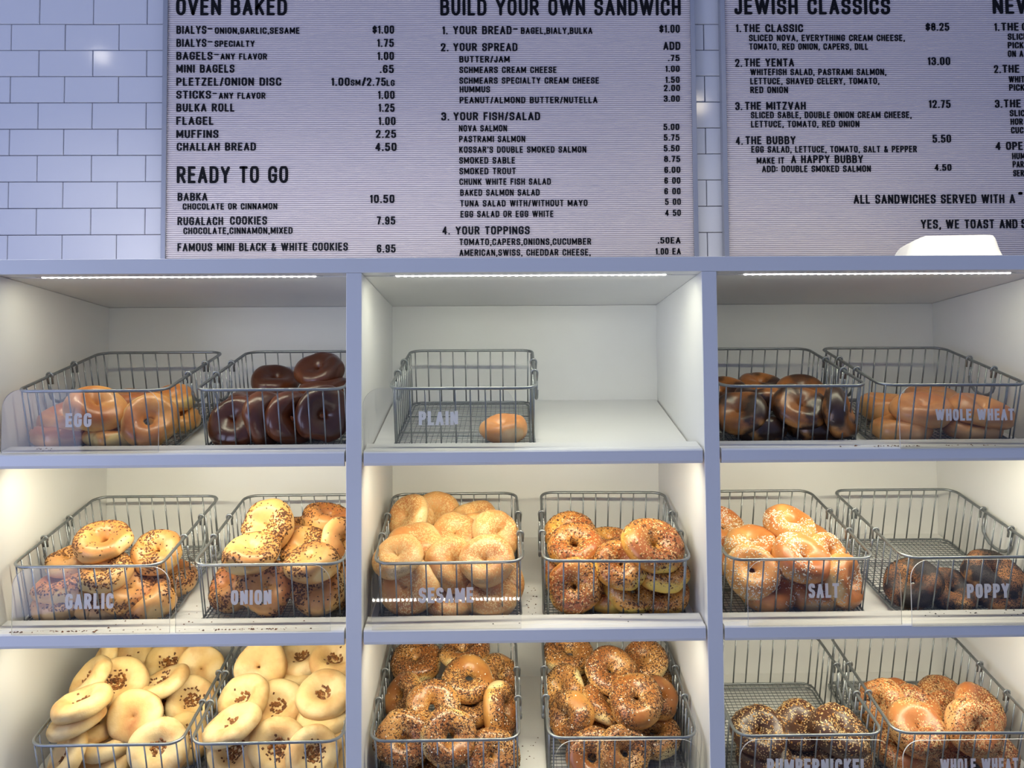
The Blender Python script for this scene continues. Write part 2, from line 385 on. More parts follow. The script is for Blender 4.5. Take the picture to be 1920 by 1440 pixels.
# ------------------------------------------------------------------ basket and bagel tables
# basket: x of its front middle, shelf row, turn in degrees
BASKETS = {'1A': (-0.776, 0, 0), '1B': (-0.437, 0, 0), '1C': (-0.0675, 0, -1.2), '1E': (0.573, 0, -1.5), '1F': (0.885, 0, -2.6), '2A': (-0.781, 1, 0), '2B': (-0.439, 1, 0), '2C': (-0.096, 1, 0.8), '2D': (0.2255, 1, -2.4), '2E': (0.58, 1, 0), '2F': (0.918, 1, 0), '3A': (-0.741, 2, 0), '3B': (-0.441, 2, 0.8), '3C': (-0.1045, 2, 0), '3D': (0.232, 2, -1.2), '3E': (0.588, 2, 0), '3F': (0.893, 2, -1.5)}
INFO = {'1A': ('egg', 'golden egg bagel', 'in the basket behind the EGG sign'), '1B': ('pumper', 'dark pumpernickel bagel', 'in the unsigned top left basket'), '1C': ('plain', 'single plain bagel', 'in the otherwise empty PLAIN basket'), '1E': ('marble', 'dark marbled bagel', 'in the unsigned top right basket'), '1F': ('wheat', 'smooth whole wheat bagel', 'in the top right basket'), '2A': ('garlic', 'garlic bagel', 'in the basket behind the GARLIC sign'), '2B': ('garlic', 'onion bagel', 'in the basket behind the ONION sign'), '2C': ('sesame', 'sesame bagel', 'in the SESAME basket'), '2D': ('eggevery', 'seeded egg bagel', 'in the basket right of SESAME'), '2E': ('salt', 'salt bagel', 'in the basket behind the SALT sign'), '2F': ('poppy', 'poppy bagel', 'in the basket behind the POPPY sign'), '3A': ('bialy', 'bialy', 'in the bottom left basket'), '3B': ('bialy', 'bialy', 'in the bialy basket by the post'), '3C': ('every', 'everything bagel', 'in the basket below SESAME'), '3D': ('every', 'everything bagel', 'below the seeded egg bagels'), '3E': ('pumpevery', 'seeded pumpernickel bagel', 'behind the PUMPERNICKEL sign'), '3F': ('wheatevery', 'seeded whole wheat bagel', 'in the bottom right basket')}
# bagel: x, y, z from eye level, tilt and turn of its axis, diameter mm, which one
BAGELS = {
'1A': [
  (-0.8631, 1.7268, 0.0138, 55, -20, 118, 'wide one low at left'),
  (-0.7946, 1.6992, 0.0342, 38, 22, 114, 'topmost, hole facing out'),
  (-0.6938, 1.7023, 0.0069, 25, 25, 116, 'pale one leaning at front right'),
  (-0.8705, 1.7109, -0.0225, 80, 0, 110, 'lying in the front left corner'),
  (-0.7689, 1.7181, -0.0226, 78, 10, 110, 'mostly hidden under the front middle'),
  (-0.7897, 1.8502, 0.0499, 70, 0, 112, 'half hidden behind the middle'),
  (-0.6933, 1.8264, 0.0494, 72, 10, 100, 'upper yellow one at back right'),
  (-0.6856, 1.8177, 0.0108, 60, 30, 100, 'lower yellow one at right side'),
],
'1B': [
  (-0.5249, 1.7049, 0.0032, 28, -15, 114, 'leaning at front left, hole facing out'),
  (-0.5096, 1.7862, 0.0417, 68, 0, 110, 'lying behind the front left one'),
  (-0.4613, 1.7018, 0.0116, 8, 62, 116, 'standing on edge left of middle'),
  (-0.4120, 1.7028, 0.0097, 15, 42, 114, 'standing on edge right of middle'),
  (-0.3463, 1.6948, 0.0118, 12, 12, 118, 'standing at front right against the post'),
  (-0.5055, 1.9333, 0.0952, 62, 12, 110, 'tilted at the back left'),
  (-0.4573, 1.8639, 0.0491, 62, 10, 108, 'smooth one below the back left one'),
  (-0.3900, 1.8709, 0.1131, 52, -8, 112, 'topmost at the back'),
  (-0.3775, 1.8533, 0.0726, 74, 0, 112, 'flat under the topmost'),
  (-0.4086, 1.7802, -0.0074, 80, 0, 108, 'hidden low at the front'),
],
'1C': [
  (0.0106, 1.7121, -0.0163, 72, 4, 102, ''),
],
'1E': [
  (0.6083, 1.7053, 0.0210, 50, 4, 118, 'topmost in front with open hole'),
  (0.5295, 1.7271, -0.0199, 78, 0, 108, 'lying at front left with golden top'),
  (0.4887, 1.7102, 0.0102, 48, -32, 112, 'leaning at the left'),
  (0.4935, 1.8655, 0.0570, 60, -20, 110, 'high at the far left corner'),
  (0.5505, 1.7853, 0.0482, 72, 0, 110, 'lying behind the left ones'),
  (0.5872, 1.8929, 0.0724, 70, 0, 104, 'darkest one at the back left'),
  (0.6547, 1.8215, 0.0551, 62, 0, 108, 'golden one at the back middle'),
  (0.6840, 1.6976, 0.0130, 8, 58, 118, 'standing on edge at right, golden top'),
  (0.6458, 1.7305, -0.0205, 78, 10, 108, 'lying at the front right'),
],
'1F': [
  (0.8299, 1.8195, 0.0261, 70, -8, 112, 'flat one at the back left'),
  (0.9766, 1.9034, 0.0488, 72, 5, 112, 'highest at the back'),
  (0.8616, 1.7155, 0.0144, 64, 14, 122, 'cracked one stacked in the middle'),
  (0.8249, 1.7240, -0.0191, 74, -4, 116, 'lying at front left'),
  (0.9627, 1.7152, -0.0222, 76, 10, 116, 'lying low at front right'),
  (0.9748, 1.7068, 0.0123, 68, 16, 124, 'wide one stacked at right'),
  (0.9759, 1.8075, 0.0144, 72, 0, 110, 'half hidden behind the middle'),
],
'2A': [
  (-0.7869, 1.7162, -0.2348, 58, -12, 114, 'topmost at left, pale'),
  (-0.6914, 1.7449, -0.2601, 46, 6, 106, 'upper right with open hole'),
  (-0.8606, 1.7126, -0.3198, 74, -6, 116, 'stacked at the lower left'),
  (-0.7349, 1.7038, -0.3261, 38, 26, 112, 'leaning at the middle front'),
  (-0.7716, 1.6925, -0.2909, 60, 0, 108, 'half hidden in the middle'),
  (-0.6943, 1.7126, -0.3510, 55, -20, 110, 'lying at front right'),
  (-0.8685, 1.7159, -0.3547, 80, 0, 112, 'lying at front left corner'),
  (-0.6840, 1.7994, -0.3197, 60, 20, 104, 'at the right side wires'),
  (-0.8554, 1.7360, -0.2772, 72, 0, 104, 'small part showing at back left'),
  (-0.7822, 1.7192, -0.3615, 80, 0, 108, 'lowest at the middle front'),
],
'2B': [
  (-0.4779, 1.7795, -0.2115, 22, -6, 114, 'topmost, standing with closed hole'),
  (-0.4848, 1.6927, -0.2572, 62, -18, 112, 'tilted below the topmost, left'),
  (-0.4032, 1.7790, -0.2594, 52, -22, 108, 'tilted below the topmost, right'),
  (-0.3688, 1.8480, -0.2064, 76, 0, 106, 'high at the back right'),
  (-0.3288, 1.7811, -0.2483, 15, 60, 108, 'standing on edge by the post'),
  (-0.5333, 1.7270, -0.3213, 22, -45, 112, 'leaning at the left side'),
  (-0.4582, 1.6920, -0.3227, 14, 18, 118, 'smooth back outward, front middle'),
  (-0.3579, 1.7019, -0.3276, 32, -8, 114, 'leaning at front right'),
  (-0.3690, 1.6932, -0.2754, 58, 0, 108, 'small part showing behind the front'),
  (-0.4307, 1.8702, -0.2365, 74, 0, 104, 'small pale one at the back'),
  (-0.3388, 1.7405, -0.3333, 40, 20, 108, 'low beside the post'),
],
'2C': [
  (-0.1420, 1.9010, -0.2077, 45, -6, 114, 'pale, high at the back'),
  (-0.0914, 1.7938, -0.2368, 38, 4, 110, 'uppermost, with browned dimple'),
  (-0.1933, 1.8552, -0.2084, 22, -52, 112, 'on edge in the back left corner'),
  (-0.1776, 1.7602, -0.2530, 56, -14, 118, 'leaning at the left'),
  (-0.0059, 1.7866, -0.2341, 28, 38, 112, 'leaning at the back right'),
  (-0.0513, 1.8659, -0.2107, 68, 0, 104, 'small part showing at the back'),
  (-0.0342, 1.8530, -0.2542, 60, 10, 104, 'behind the leaning right one'),
  (-0.0961, 1.7193, -0.2856, 18, 28, 114, 'pale side up, in the middle'),
  (-0.0264, 1.6915, -0.2780, 42, -6, 112, 'dark golden, right of middle'),
  (0.0018, 1.7219, -0.3225, 16, 48, 114, 'standing at the right side'),
  (-0.1811, 1.6889, -0.3257, 10, -8, 120, 'standing flat against the front left'),
  (-0.0964, 1.7199, -0.3524, 62, 0, 112, 'low at the front middle'),
  (-0.1975, 1.6841, -0.2659, 55, -30, 104, 'at the left side wires'),
  (-0.0135, 1.7037, -0.3426, 50, 10, 106, 'low at the front right'),
  (-0.1514, 1.7851, -0.2896, 74, 0, 108, 'browned, just left of middle'),
],
'2D': [
  (0.1497, 1.8233, -0.2393, 56, -10, 112, 'shiny one at the back left'),
  (0.1540, 1.7467, -0.2564, 50, 0, 114, 'yellow centre, upper left'),
  (0.2343, 1.8332, -0.2617, 76, 0, 106, 'yellow rimmed at the back'),
  (0.3051, 1.6910, -0.2503, 46, 26, 126, 'largest, at the upper right'),
  (0.2396, 1.6891, -0.2868, 46, 0, 110, 'open hole, in the middle'),
  (0.1485, 1.6873, -0.3268, 10, -4, 112, 'standing at front left'),
  (0.2609, 1.6960, -0.3360, 36, 18, 108, 'low in the front middle'),
  (0.3269, 1.7095, -0.3498, 50, -10, 106, 'low at the front right'),
  (0.3250, 1.6996, -0.3019, 60, 10, 112, 'under the largest'),
  (0.1400, 1.7503, -0.3091, 60, -20, 106, 'under the yellow centred one'),
  (0.2180, 1.7252, -0.3579, 80, 0, 104, 'darkest low at the front'),
],
'2E': [
  (0.4920, 1.8759, -0.2402, 42, 30, 112, 'high by the right post'),
  (0.6098, 1.7823, -0.2215, 60, 6, 108, 'at the back middle'),
  (0.5210, 1.7654, -0.2574, 58, -6, 112, 'seedy, behind the front left'),
  (0.5948, 1.7976, -0.2578, 48, -42, 104, 'tilted, left of the back middle'),
  (0.6638, 1.8433, -0.2580, 58, 30, 108, 'tilted, right of the back middle'),
  (0.5001, 1.6894, -0.2993, 26, 4, 112, 'crusted, facing out at front left'),
  (0.4933, 1.7877, -0.2857, 58, -10, 108, 'by the post, behind the front left'),
  (0.6042, 1.6940, -0.2760, 46, 6, 118, 'shiny, in the middle front'),
  (0.6783, 1.7573, -0.2822, 24, 42, 108, 'at the right side wires'),
  (0.5370, 1.7112, -0.3452, 54, 6, 110, 'low in the front left'),
  (0.6330, 1.7175, -0.3499, 60, 0, 112, 'lowest in the front middle'),
  (0.6852, 1.6951, -0.3230, 12, 48, 116, 'standing at front right'),
],
'2F': [
  (0.8299, 1.7069, -0.3304, 34, -34, 114, 'standing tilted at left'),
  (0.9076, 1.7150, -0.3491, 62, 6, 110, 'flat and dark in the middle'),
  (0.9949, 1.7100, -0.3157, 55, 12, 120, 'uppermost, pale cracks on top'),
  (1.0071, 1.7138, -0.3593, 78, 0, 112, 'low under the uppermost'),
],
'3A': [
  (-0.8228, 1.9229, -0.5302, 46, 14, 112, 'with filling, high at the back left'),
  (-0.8498, 1.8667, -0.5149, 20, -60, 106, 'on edge at the far back left'),
  (-0.7919, 1.8048, -0.5364, 32, 6, 112, 'golden, below the back left one'),
  (-0.8437, 1.7928, -0.5257, 38, -52, 108, 'on edge at the left side'),
  (-0.7284, 1.9156, -0.5321, 46, 14, 112, 'with filling, high at back middle'),
  (-0.7102, 1.8254, -0.5466, 66, -56, 110, 'slab tilted up to the right'),
  (-0.6549, 1.8984, -0.5376, -18, 202, 104, 'underside out, at the back right'),
  (-0.6507, 1.8305, -0.5825, 24, 24, 106, 'with filling, at the right side'),
  (-0.7300, 1.7335, -0.5829, -16, 186, 108, 'pale underside facing out, centre'),
  (-0.7085, 1.8387, -0.5989, 44, 0, 106, 'golden, behind the centre underside'),
  (-0.8156, 1.7001, -0.5466, 72, -50, 114, 'top slab of the left stack'),
  (-0.8285, 1.7080, -0.5811, 68, -60, 114, 'second slab of the left stack'),
  (-0.8236, 1.7623, -0.6186, 72, -50, 114, 'third slab of the left stack'),
  (-0.7871, 1.7430, -0.6364, 76, -20, 112, 'fourth slab of the left stack'),
  (-0.6664, 1.6958, -0.6307, 28, 10, 118, 'filled hole facing out, front right'),
  (-0.7834, 1.7163, -0.6685, -40, 180, 110, 'underside up, low at the front'),
  (-0.8405, 1.6949, -0.6438, 30, -50, 108, 'at the front left corner'),
  (-0.6429, 1.7678, -0.6408, 30, 40, 106, 'low at the right side wires'),
  (-0.7016, 1.8219, -0.6404, 70, 0, 106, 'hidden below the centre'),
],
'3B': [
  (-0.5144, 1.8524, -0.5218, -16, 184, 112, 'pale underside facing out, topmost'),
  (-0.4374, 1.9138, -0.5202, 60, -4, 112, 'with filling, high at the back'),
  (-0.3572, 1.8753, -0.5165, 56, 0, 112, 'with filling, by the post at the back'),
  (-0.4493, 1.8962, -0.5545, 78, 0, 110, 'under the high back one'),
  (-0.5282, 1.7899, -0.5703, 38, -18, 108, 'filled hole, at the left'),
  (-0.5259, 1.7055, -0.5935, 64, -52, 116, 'slab tilted up to the right'),
  (-0.4605, 1.8016, -0.5893, 30, 2, 114, 'cracked dimple, in the centre'),
  (-0.3633, 1.7834, -0.5611, 52, 2, 116, 'filled dimple, by the post'),
  (-0.3583, 1.7743, -0.6052, 74, 0, 114, 'upper slab of the post stack'),
  (-0.3594, 1.7629, -0.6318, 70, -6, 114, 'lower slab of the post stack'),
  (-0.4374, 1.7101, -0.6380, 22, 2, 116, 'filled hole facing out, front centre'),
  (-0.5269, 1.7224, -0.6510, 32, 6, 114, 'filled hole, front left'),
  (-0.3669, 1.6922, -0.6450, 24, 20, 108, 'edge showing right of the front centre'),
  (-0.5095, 1.8913, -0.5825, 66, 0, 108, 'small part showing behind the centre'),
  (-0.3500, 1.7363, -0.6697, 50, 0, 108, 'low at the front by the post'),
],
'3C': [
  (-0.1849, 1.9107, -0.5333, 56, -6, 116, 'high at the back left'),
  (-0.0818, 1.9156, -0.5158, 74, 20, 112, 'seen side on, high at the back'),
  (-0.0647, 1.8194, -0.5433, 50, 8, 114, 'pale front, right of centre'),
  (-0.0057, 1.8859, -0.5594, 32, 58, 104, 'on edge at the back right'),
  (-0.2026, 1.8254, -0.5797, 22, -48, 108, 'on edge, pale spots, at left'),
  (-0.1383, 1.7582, -0.5810, 42, 4, 118, 'shallow dimple, in the centre'),
  (-0.0597, 1.8030, -0.5977, 66, 0, 104, 'shiny, behind the centre one'),
  (-0.0023, 1.7811, -0.5950, 6, 72, 116, 'standing on edge at right'),
  (-0.1898, 1.6933, -0.6223, 28, -2, 116, 'open hole at the front left'),
  (-0.1002, 1.6844, -0.6144, 22, 22, 114, 'pale left side, front middle'),
  (-0.0579, 1.8093, -0.6374, 66, 20, 100, 'small tan part showing'),
  (-0.0203, 1.7037, -0.6603, 28, 8, 112, 'seedy, at the front right'),
  (-0.1565, 1.7162, -0.6775, 70, 0, 108, 'lowest at the front'),
],
'3D': [
  (0.1559, 1.9183, -0.5219, 54, -4, 116, 'high in the back left corner'),
  (0.2338, 1.8243, -0.5315, 48, 12, 112, 'pale bottomed, in the middle back'),
  (0.3150, 1.8730, -0.5241, 52, -26, 104, 'shiny, high at the back right'),
  (0.3249, 1.8791, -0.5679, 56, -10, 104, 'below the high back right one'),
  (0.1368, 1.8408, -0.5746, 24, -48, 104, 'on edge at the upper left'),
  (0.1786, 1.8863, -0.5846, 60, 0, 106, 'dark, behind the upper left'),
  (0.2179, 1.7945, -0.5905, 58, 44, 110, 'pale slab tilted down to the right'),
  (0.2776, 1.7463, -0.5655, 46, -4, 114, 'dimpled, right of centre'),
  (0.3253, 1.7916, -0.5781, 54, 20, 106, 'at the right side wires'),
  (0.1415, 1.7692, -0.6068, 14, -46, 108, 'on edge at the lower left'),
  (0.2100, 1.7771, -0.6485, 52, -4, 116, 'shiny, at the lower middle'),
  (0.3131, 1.7619, -0.6421, 60, 0, 116, 'black seeded dimple, lower right'),
  (0.1806, 1.7069, -0.6653, 30, -6, 112, 'front one, behind the small clear sign, left'),
  (0.2422, 1.6918, -0.6513, 30, 10, 110, 'front one, behind the small clear sign, right'),
],
'3E': [
  (0.5134, 1.7140, -0.6220, 52, -4, 112, 'open hole, at left'),
  (0.6072, 1.7493, -0.6223, 50, 2, 112, 'seediest, open hole, middle'),
  (0.6732, 1.7005, -0.6203, 52, 18, 120, 'wide one at right'),
  (0.5213, 1.7166, -0.6679, 62, 0, 112, 'low at the left'),
  (0.6189, 1.7446, -0.6729, 64, 0, 112, 'low in the middle'),
  (0.6825, 1.7064, -0.6661, 66, 10, 112, 'low at the right'),
],
'3F': [
  (0.7952, 1.7897, -0.5966, 22, -52, 112, 'on edge at the far left'),
  (0.8568, 1.8465, -0.6090, 56, 0, 108, 'golden, at the back left'),
  (0.9722, 1.8793, -0.6156, 62, 0, 114, 'dark seeded, at the back'),
  (0.8642, 1.7875, -0.6056, 52, -6, 110, 'browned, left of the middle'),
  (0.8274, 1.7008, -0.6167, 42, -2, 120, 'pale front, at the front left'),
  (0.9478, 1.8051, -0.6227, 52, 4, 112, 'in the middle'),
  (0.9833, 1.7543, -0.5961, 42, 30, 112, 'seedy, at the back right'),
  (0.9284, 1.6854, -0.6127, 28, 10, 118, 'closed hole facing out, front right'),
  (0.8061, 1.7191, -0.6642, 60, -20, 110, 'low at the front left'),
  (0.8910, 1.7363, -0.6751, 70, 0, 114, 'low at the front middle'),
  (0.9814, 1.7114, -0.6670, 50, 34, 112, 'low at the right side'),
],
}
# ------------------------------------------------------------------ letter boards
def ray(px, py):
    return CF + CR*((px-960)/1592.2) - CU*((py-720)/1592.2)
def on_y(px, py, Y):
    d = ray(px, py); d = d*(Y/d.y); return d.x, d.z + EYE
def letter_board(name, x0, x1, z0, z1, lines, label):
    t = empty(name, ((x0+x1)/2, 2.09, z0)); tag(t, label, 'menu board')
    inv = Matrix.Translation(-Vector(t.location))
    def pt(n_, mb, m_):
        o = mb.build(n_, m_, t); o.matrix_parent_inverse = inv; return o
    g = .0052; n = int((z1-z0)/g); prof = []
    for i in range(n):
        z = z0 + i*g
        prof += [(2.0815, z), (2.0798, z+.0006), (2.0798, z+g-.0018), (2.0812, z+g-.0013), (2.0828, z+g-.0011), (2.0828, z+g-.0002)]
    mb = MB(); prof2 = [(y, z) for y, z in prof] + [(2.096, z0+n*g), (2.096, z0)]
    # faces strip by strip (cheap) instead of one huge polygon cap
    vs = [(x0, y, z) for y, z in prof] + [(x1, y, z) for y, z in prof]; k = len(prof)
    mb.add(vs, [(i, k+i, k+i+1, i+1) for i in range(k-1)])
    mb.box(x0, x1, 2.084, 2.096, z0, z0+n*g); pt('grooved_panel', mb, M_BOARD)
    w_ = .0105
    for a in ((x0-.001, x0+w_, z0-.001, z1), (x1-w_, x1+.001, z0-.001, z1), (x0-.001, x1+.001, z0-.003, z0+.006), (x0-.001, x1+.001, z1-.008, z1)):
        b = MB(); b.box(a[0], a[1], 2.0745, 2.0965, a[2], a[3]); o = pt('frame_rail', b, M_ALU); bevel(o, .001)
    items = []
    for text, px0, px1, py, cap in lines:
        th = .15 if cap > 20 else .148
        xa, za = on_y(px0, py, 2.079); xb, zb = on_y(px1, py, 2.079)
        h = cap*2.079/1592.2; zc = (za+zb)/2 if abs(px1-px0) < 500 else (za+zb)/2
        tot = sum(gwidth(c, th) for c in text); gaps = len(text)-1
        W = (xb-xa)/h                                             # in cap heights
        gap = .115
        s = W/(tot + gap*gaps)
        x = xa
        for c in text:
            if c != ' ':
                items.append((h, c, th, x, zc - h/2, s))
            x += (gwidth(c, th) + gap)*s*h
    items.sort(key=lambda q: -q[0])
    small = MB()
    for i, (h, c, th, x, z, s) in enumerate(items):
        if i < 300:
            o = link_copy('letter', glyph_data(c, th), t)
            o.matrix_parent_inverse = inv; o.location = (x + th/2*h, 2.0798, z); o.scale = (h*s, .0013, h)
        else: glyph_mesh(small, c, th, .0013, True, x + th/2*h, z, h*s, h, 2.0798)
    if small.v:
        o = pt('small_letters', small, M_BLACK); o['kind'] = 'stuff'
    return t
L1 = [
('OVEN BAKED',330.6,538.4,13,32),
('BIALYS',331,387,55.8,15.5),('-',390,400,54.5,15),('ONION,GARLIC,SESAME',403,562,57.4,12),('$1.00',698.7,739,55.5,15.5),
('BIALYS',331,387,80.4,15.5),('-',390,400,79,15),('SPECIALTY',402.6,477.5,82,12),('1.75',707.5,738.7,80.5,15.5),
('BAGELS',331,398.6,104.7,15.5),('-',402,412,103,15),('ANY FLAVOR',413.7,500.8,106,12),('1.00',708,738.7,105,15.5),
('MINI BAGELS',331,439.8,128.7,15.5),('.65',712.6,738.7,129.4,15.5),
('PLETZEL/ONION DISC',331,527.7,153.2,15.5),('1.00',621.5,656,153.4,15.5),('SM',658,676,155,11.5),('/',679,687,153,15.5),('2.75',688,723.7,153.4,15.5),('LG',725,740,155.5,11.5),
('STICKS',331,396,177.5,15.5),('-',399,408,176,15),('ANY FLAVOR',410.5,498,179.5,12),('1.00',709,740,178,15.5),
('BULKA ROLL',331,440,201.7,15.5),('1.25',710,740,202,15.5),
('FLAGEL',331,401,226.4,15.5),('1.00',710,742,227,15.5),
('MUFFINS',331,410,251.2,15.5),('2.25',705,743,251,15.5),
('CHALLAH BREAD',331.7,480,275,15.5),('4.50',704,744,275.5,15.5),
('READY TO GO',331.7,540.4,327.6,32),
('BABKA',333.3,389,369,15.5),('10.50',694,740,373,15.5),('CHOCOLATE OR CINNAMON',342.8,520,387,12),
('RUGALACH',333,418.4,414.5,15.5),('COOKIES',431.5,500.8,413.5,15.5),('7.95',706.6,741.5,413.5,15.5),
('CHOCOLATE,CINNAMON,MIXED',344,548.7,432.5,12.5),('FAMOUS MINI BLACK & WHITE COOKIES',333,652.4,463,15.5),('6.95',707,742,466,15.5),
('BUILD YOUR OWN SANDWICH',825.8,1276.5,13.5,32),
('1.',829.6,839.7,57,15.5),('YOUR BREAD',849.7,959.4,56.5,16),('-',963,972,55,15),('BAGEL,BIALY,BULKA',976.8,1110.8,57.5,12.5),('$1.00',1236.5,1274.7,54,15.5),
('2.',826.8,841.4,88.6,15.5),('YOUR SPREAD',850,970.5,88.3,15.5),('ADD',1244,1275.8,86,15.5),
('BUTTER/JAM',861.5,956,111,12.2),('.75',1253,1274.7,108.7,12),
('SCHMEARS CREAM CHEESE',861.5,1043.8,131,12.2),('1.00',1248,1274.7,129,12),
('SCHMEARS SPECIALTY CREAM CHEESE',861.5,1123.3,151,12.2),('1.50',1248,1274.7,149.5,12),
('HUMMUS',862,919,167.5,12.2),('2.00',1245,1275.4,165,12),
('PEANUT/ALMOND BUTTER/NUTELLA',862,1120.5,187.5,12.2),('3.00',1245,1275,185,12),
('3.',827.8,842.8,218.3,15.5),('YOUR FISH/SALAD',850.4,1013,218,15.5),
('NOVA SALMON',860.5,950.8,240.6,12.3),('5.00',1244.5,1274,238,12),
('PASTRAMI SALMON',861,985,260.6,12.3),('5.75',1245,1274.4,257.8,12),
("KOSSAR'S DOUBLE SMOKED SALMON",861.2,1099.4,280.4,12.3),('5.50',1245,1274.4,278,12),
('SMOKED SABLE',861.2,966,300.7,12.3),('8.75',1245.5,1275.8,298,12),
('SMOKED TROUT',861.5,967.4,320.8,12.3),('6.00',1246,1276,318.4,12),
('CHUNK WHITE FISH SALAD',861.5,1033,340.6,12.3),('6 00',1246,1276,338.5,12),
('BAKED SALMON SALAD',863,1012,361,12.3),('6 00',1246,1276.4,358.5,12),
('TUNA SALAD WITH/WITHOUT MAYO',863,1101.8,381,12.3),('5 00',1247.3,1276.8,378.3,12),
('EGG SALAD OR EGG WHITE',863.6,1038,401.2,12.3),('4 50',1247.3,1276.8,399,12),
('4.',829.6,844,432.3,15.5),('YOUR TOPPINGS',854.6,993.5,432,15.5),
('TOMATO,CAPERS,ONIONS,CUCUMBER',861.5,1108.8,453.3,12.5),('.50EA',1233.8,1276.5,450.7,12),
('AMERICAN,SWISS, CHEDDAR CHEESE,',861.5,1107.4,473.4,12.5),('1.00 EA',1229.6,1276.8,471.4,12),
]
L2 = [
('JEWISH CLASSICS',1377.5,1669.3,12,31.5),('NEW',1862,1936,11,31.5),
('1.',1380,1389.7,53,15.5),('THE CLASSIC',1394.5,1506,52.8,15.5),('$8.25',1736,1780,50.3,15.5),
('SLICED NOVA, EVERYTHING CREAM CHEESE,',1404.6,1696.4,71,12.5),('TOMATO, RED ONION, CAPERS, DILL',1405,1628,87.3,12.5),
('2.',1378.6,1391.8,118,15.5),('THE YENTA',1396,1489,117.2,15.5),('13.00',1740,1782,114.6,15.5),
('WHITEFISH SALAD, PASTRAMI SALMON,',1407,1661.6,135,12.5),('LETTUCE, SHAVED CELERY, TOMATO,',1407,1648.5,152,12.5),('RED ONION',1407,1477.6,168.6,12.5),
('3.',1379,1392,199,15.5),('THE MITZVAH',1397,1511,198.4,15.5),('12.75',1742,1782.5,195,15.5),
('SLICED SABLE, DOUBLE ONION CREAM CHEESE,',1408,1709,215.5,12.6),('LETTUCE, TOMATO, RED ONION',1408.4,1611.6,232.5,12.6),
('4.',1379.6,1393,264,15.5),('THE BUBBY',1398,1492,263,15.5),('5.50',1749,1783.5,260,15.5),
('EGG SALAD, LETTUCE, TOMATO, SALT & PEPPER',1409,1719.3,279.8,12.6),('MAKE IT',1419,1470.6,301,12.4),('A HAPPY BUBBY',1483.5,1618.6,298.5,15.5),
('ADD: DOUBLE SMOKED SALMON',1429,1633,316.5,12.6),('4.50',1752.6,1784.3,314,12.5),
('ALL SANDWICHES SERVED WITH A',1600.9,1903.4,373,17.5),('"',1911.7,1919.5,368,17),
('YES, WE TOAST AND',1727,1908,420,17.5),('S',1915.5,1926,419,17.5),
('1.',1864.8,1874.2,50.5,15.5),('THE',1877.7,1910.7,50,15.5),('C',1916.5,1926,50,15.5),
('SLICED',1890,1935,68.6,12.5),('PICK',1890,1919.5,84.8,12.5),('ON A',1890,1918.7,100.8,12.5),
('2.',1864,1877,129.5,15.5),('THE',1880,1911.8,129,15.5),('WHIT',1891.6,1921,148.6,12.5),('PICK',1892.6,1921,164,12.5),
('3.',1866,1879.6,194.5,15.5),('THE',1882.6,1914.5,194,15.5),('SLIC',1893.7,1921.5,212,12.5),('HOR',1895,1918,228,12.5),('CUC',1896,1919,244,12.5),
('4',1867,1877,273.8,15.5),('OPE',1886.7,1918,273.5,15.5),('HUM',1898,1922,292.5,12.5),('PAR',1899,1919.5,308,12.5),('SER',1900,1920,324.5,12.5),
]
letter_board('letter_board', -.8222, .4985, EYE + .3955, EYE + 1.26, L1, 'grooved menu letter board with OVEN BAKED and BUILD YOUR OWN SANDWICH lists')
letter_board('letter_board', .5645, 1.8855, EYE + .3955, EYE + 1.26, L2, 'grooved menu letter board headed JEWISH CLASSICS, at right of the tile gap')

# ------------------------------------------------------------------ white tub on the cabinet
mb = MB()
def ring(hx, hy, z, r, cx=0, cy=0, n=5):
    out = []
    for sx, sy, a0 in ((1,1,0),(-1,1,90),(-1,-1,180),(1,-1,270)):
        for k in range(n):
            a = R_(a0 + 90*k/(n-1)); out.append((cx + sx*(hx-r) + r*math.cos(a), cy + sy*(hy-r) + r*math.sin(a), z))
    return out
rings = [ring(.113, .085, .0, .03), ring(.113, .085, .012, .03), ring(.110, .082, .014, .03), ring(.099, .066, .05, .028, .002), ring(.092, .052, .077, .022, .006), ring(.088, .046, .084, .02, .008), ring(.08, .040, .086, .018, .009)]
vs = [q for r in rings for q in r]; n = 20
# the left top end slopes off, as on the photograph
vs = [(x, y, z - max(0, (-x-.055))*max(0, z-.04)*9.0) for x, y, z in vs]
fs = []
for i in range(len(rings)-1):
    for k in range(n): fs.append((i*n+k, i*n+(k+1) % n, (i+1)*n+(k+1) % n, (i+1)*n+k))
fs.append(tuple((len(rings)-1)*n+k for k in range(n)))
tub = mesh_obj('plastic_tub', vs, fs, M_TUB, smooth=True); tub.location = (.992, 1.86, ZT + .0005); tub.rotation_euler = (0, 0, R_(-4))
bm_ = tub.modifiers.new('edge', 'EDGE_SPLIT'); bm_.split_angle = R_(40)
tag(tub, 'upturned white plastic tub lying on top of the cabinet', 'tub')

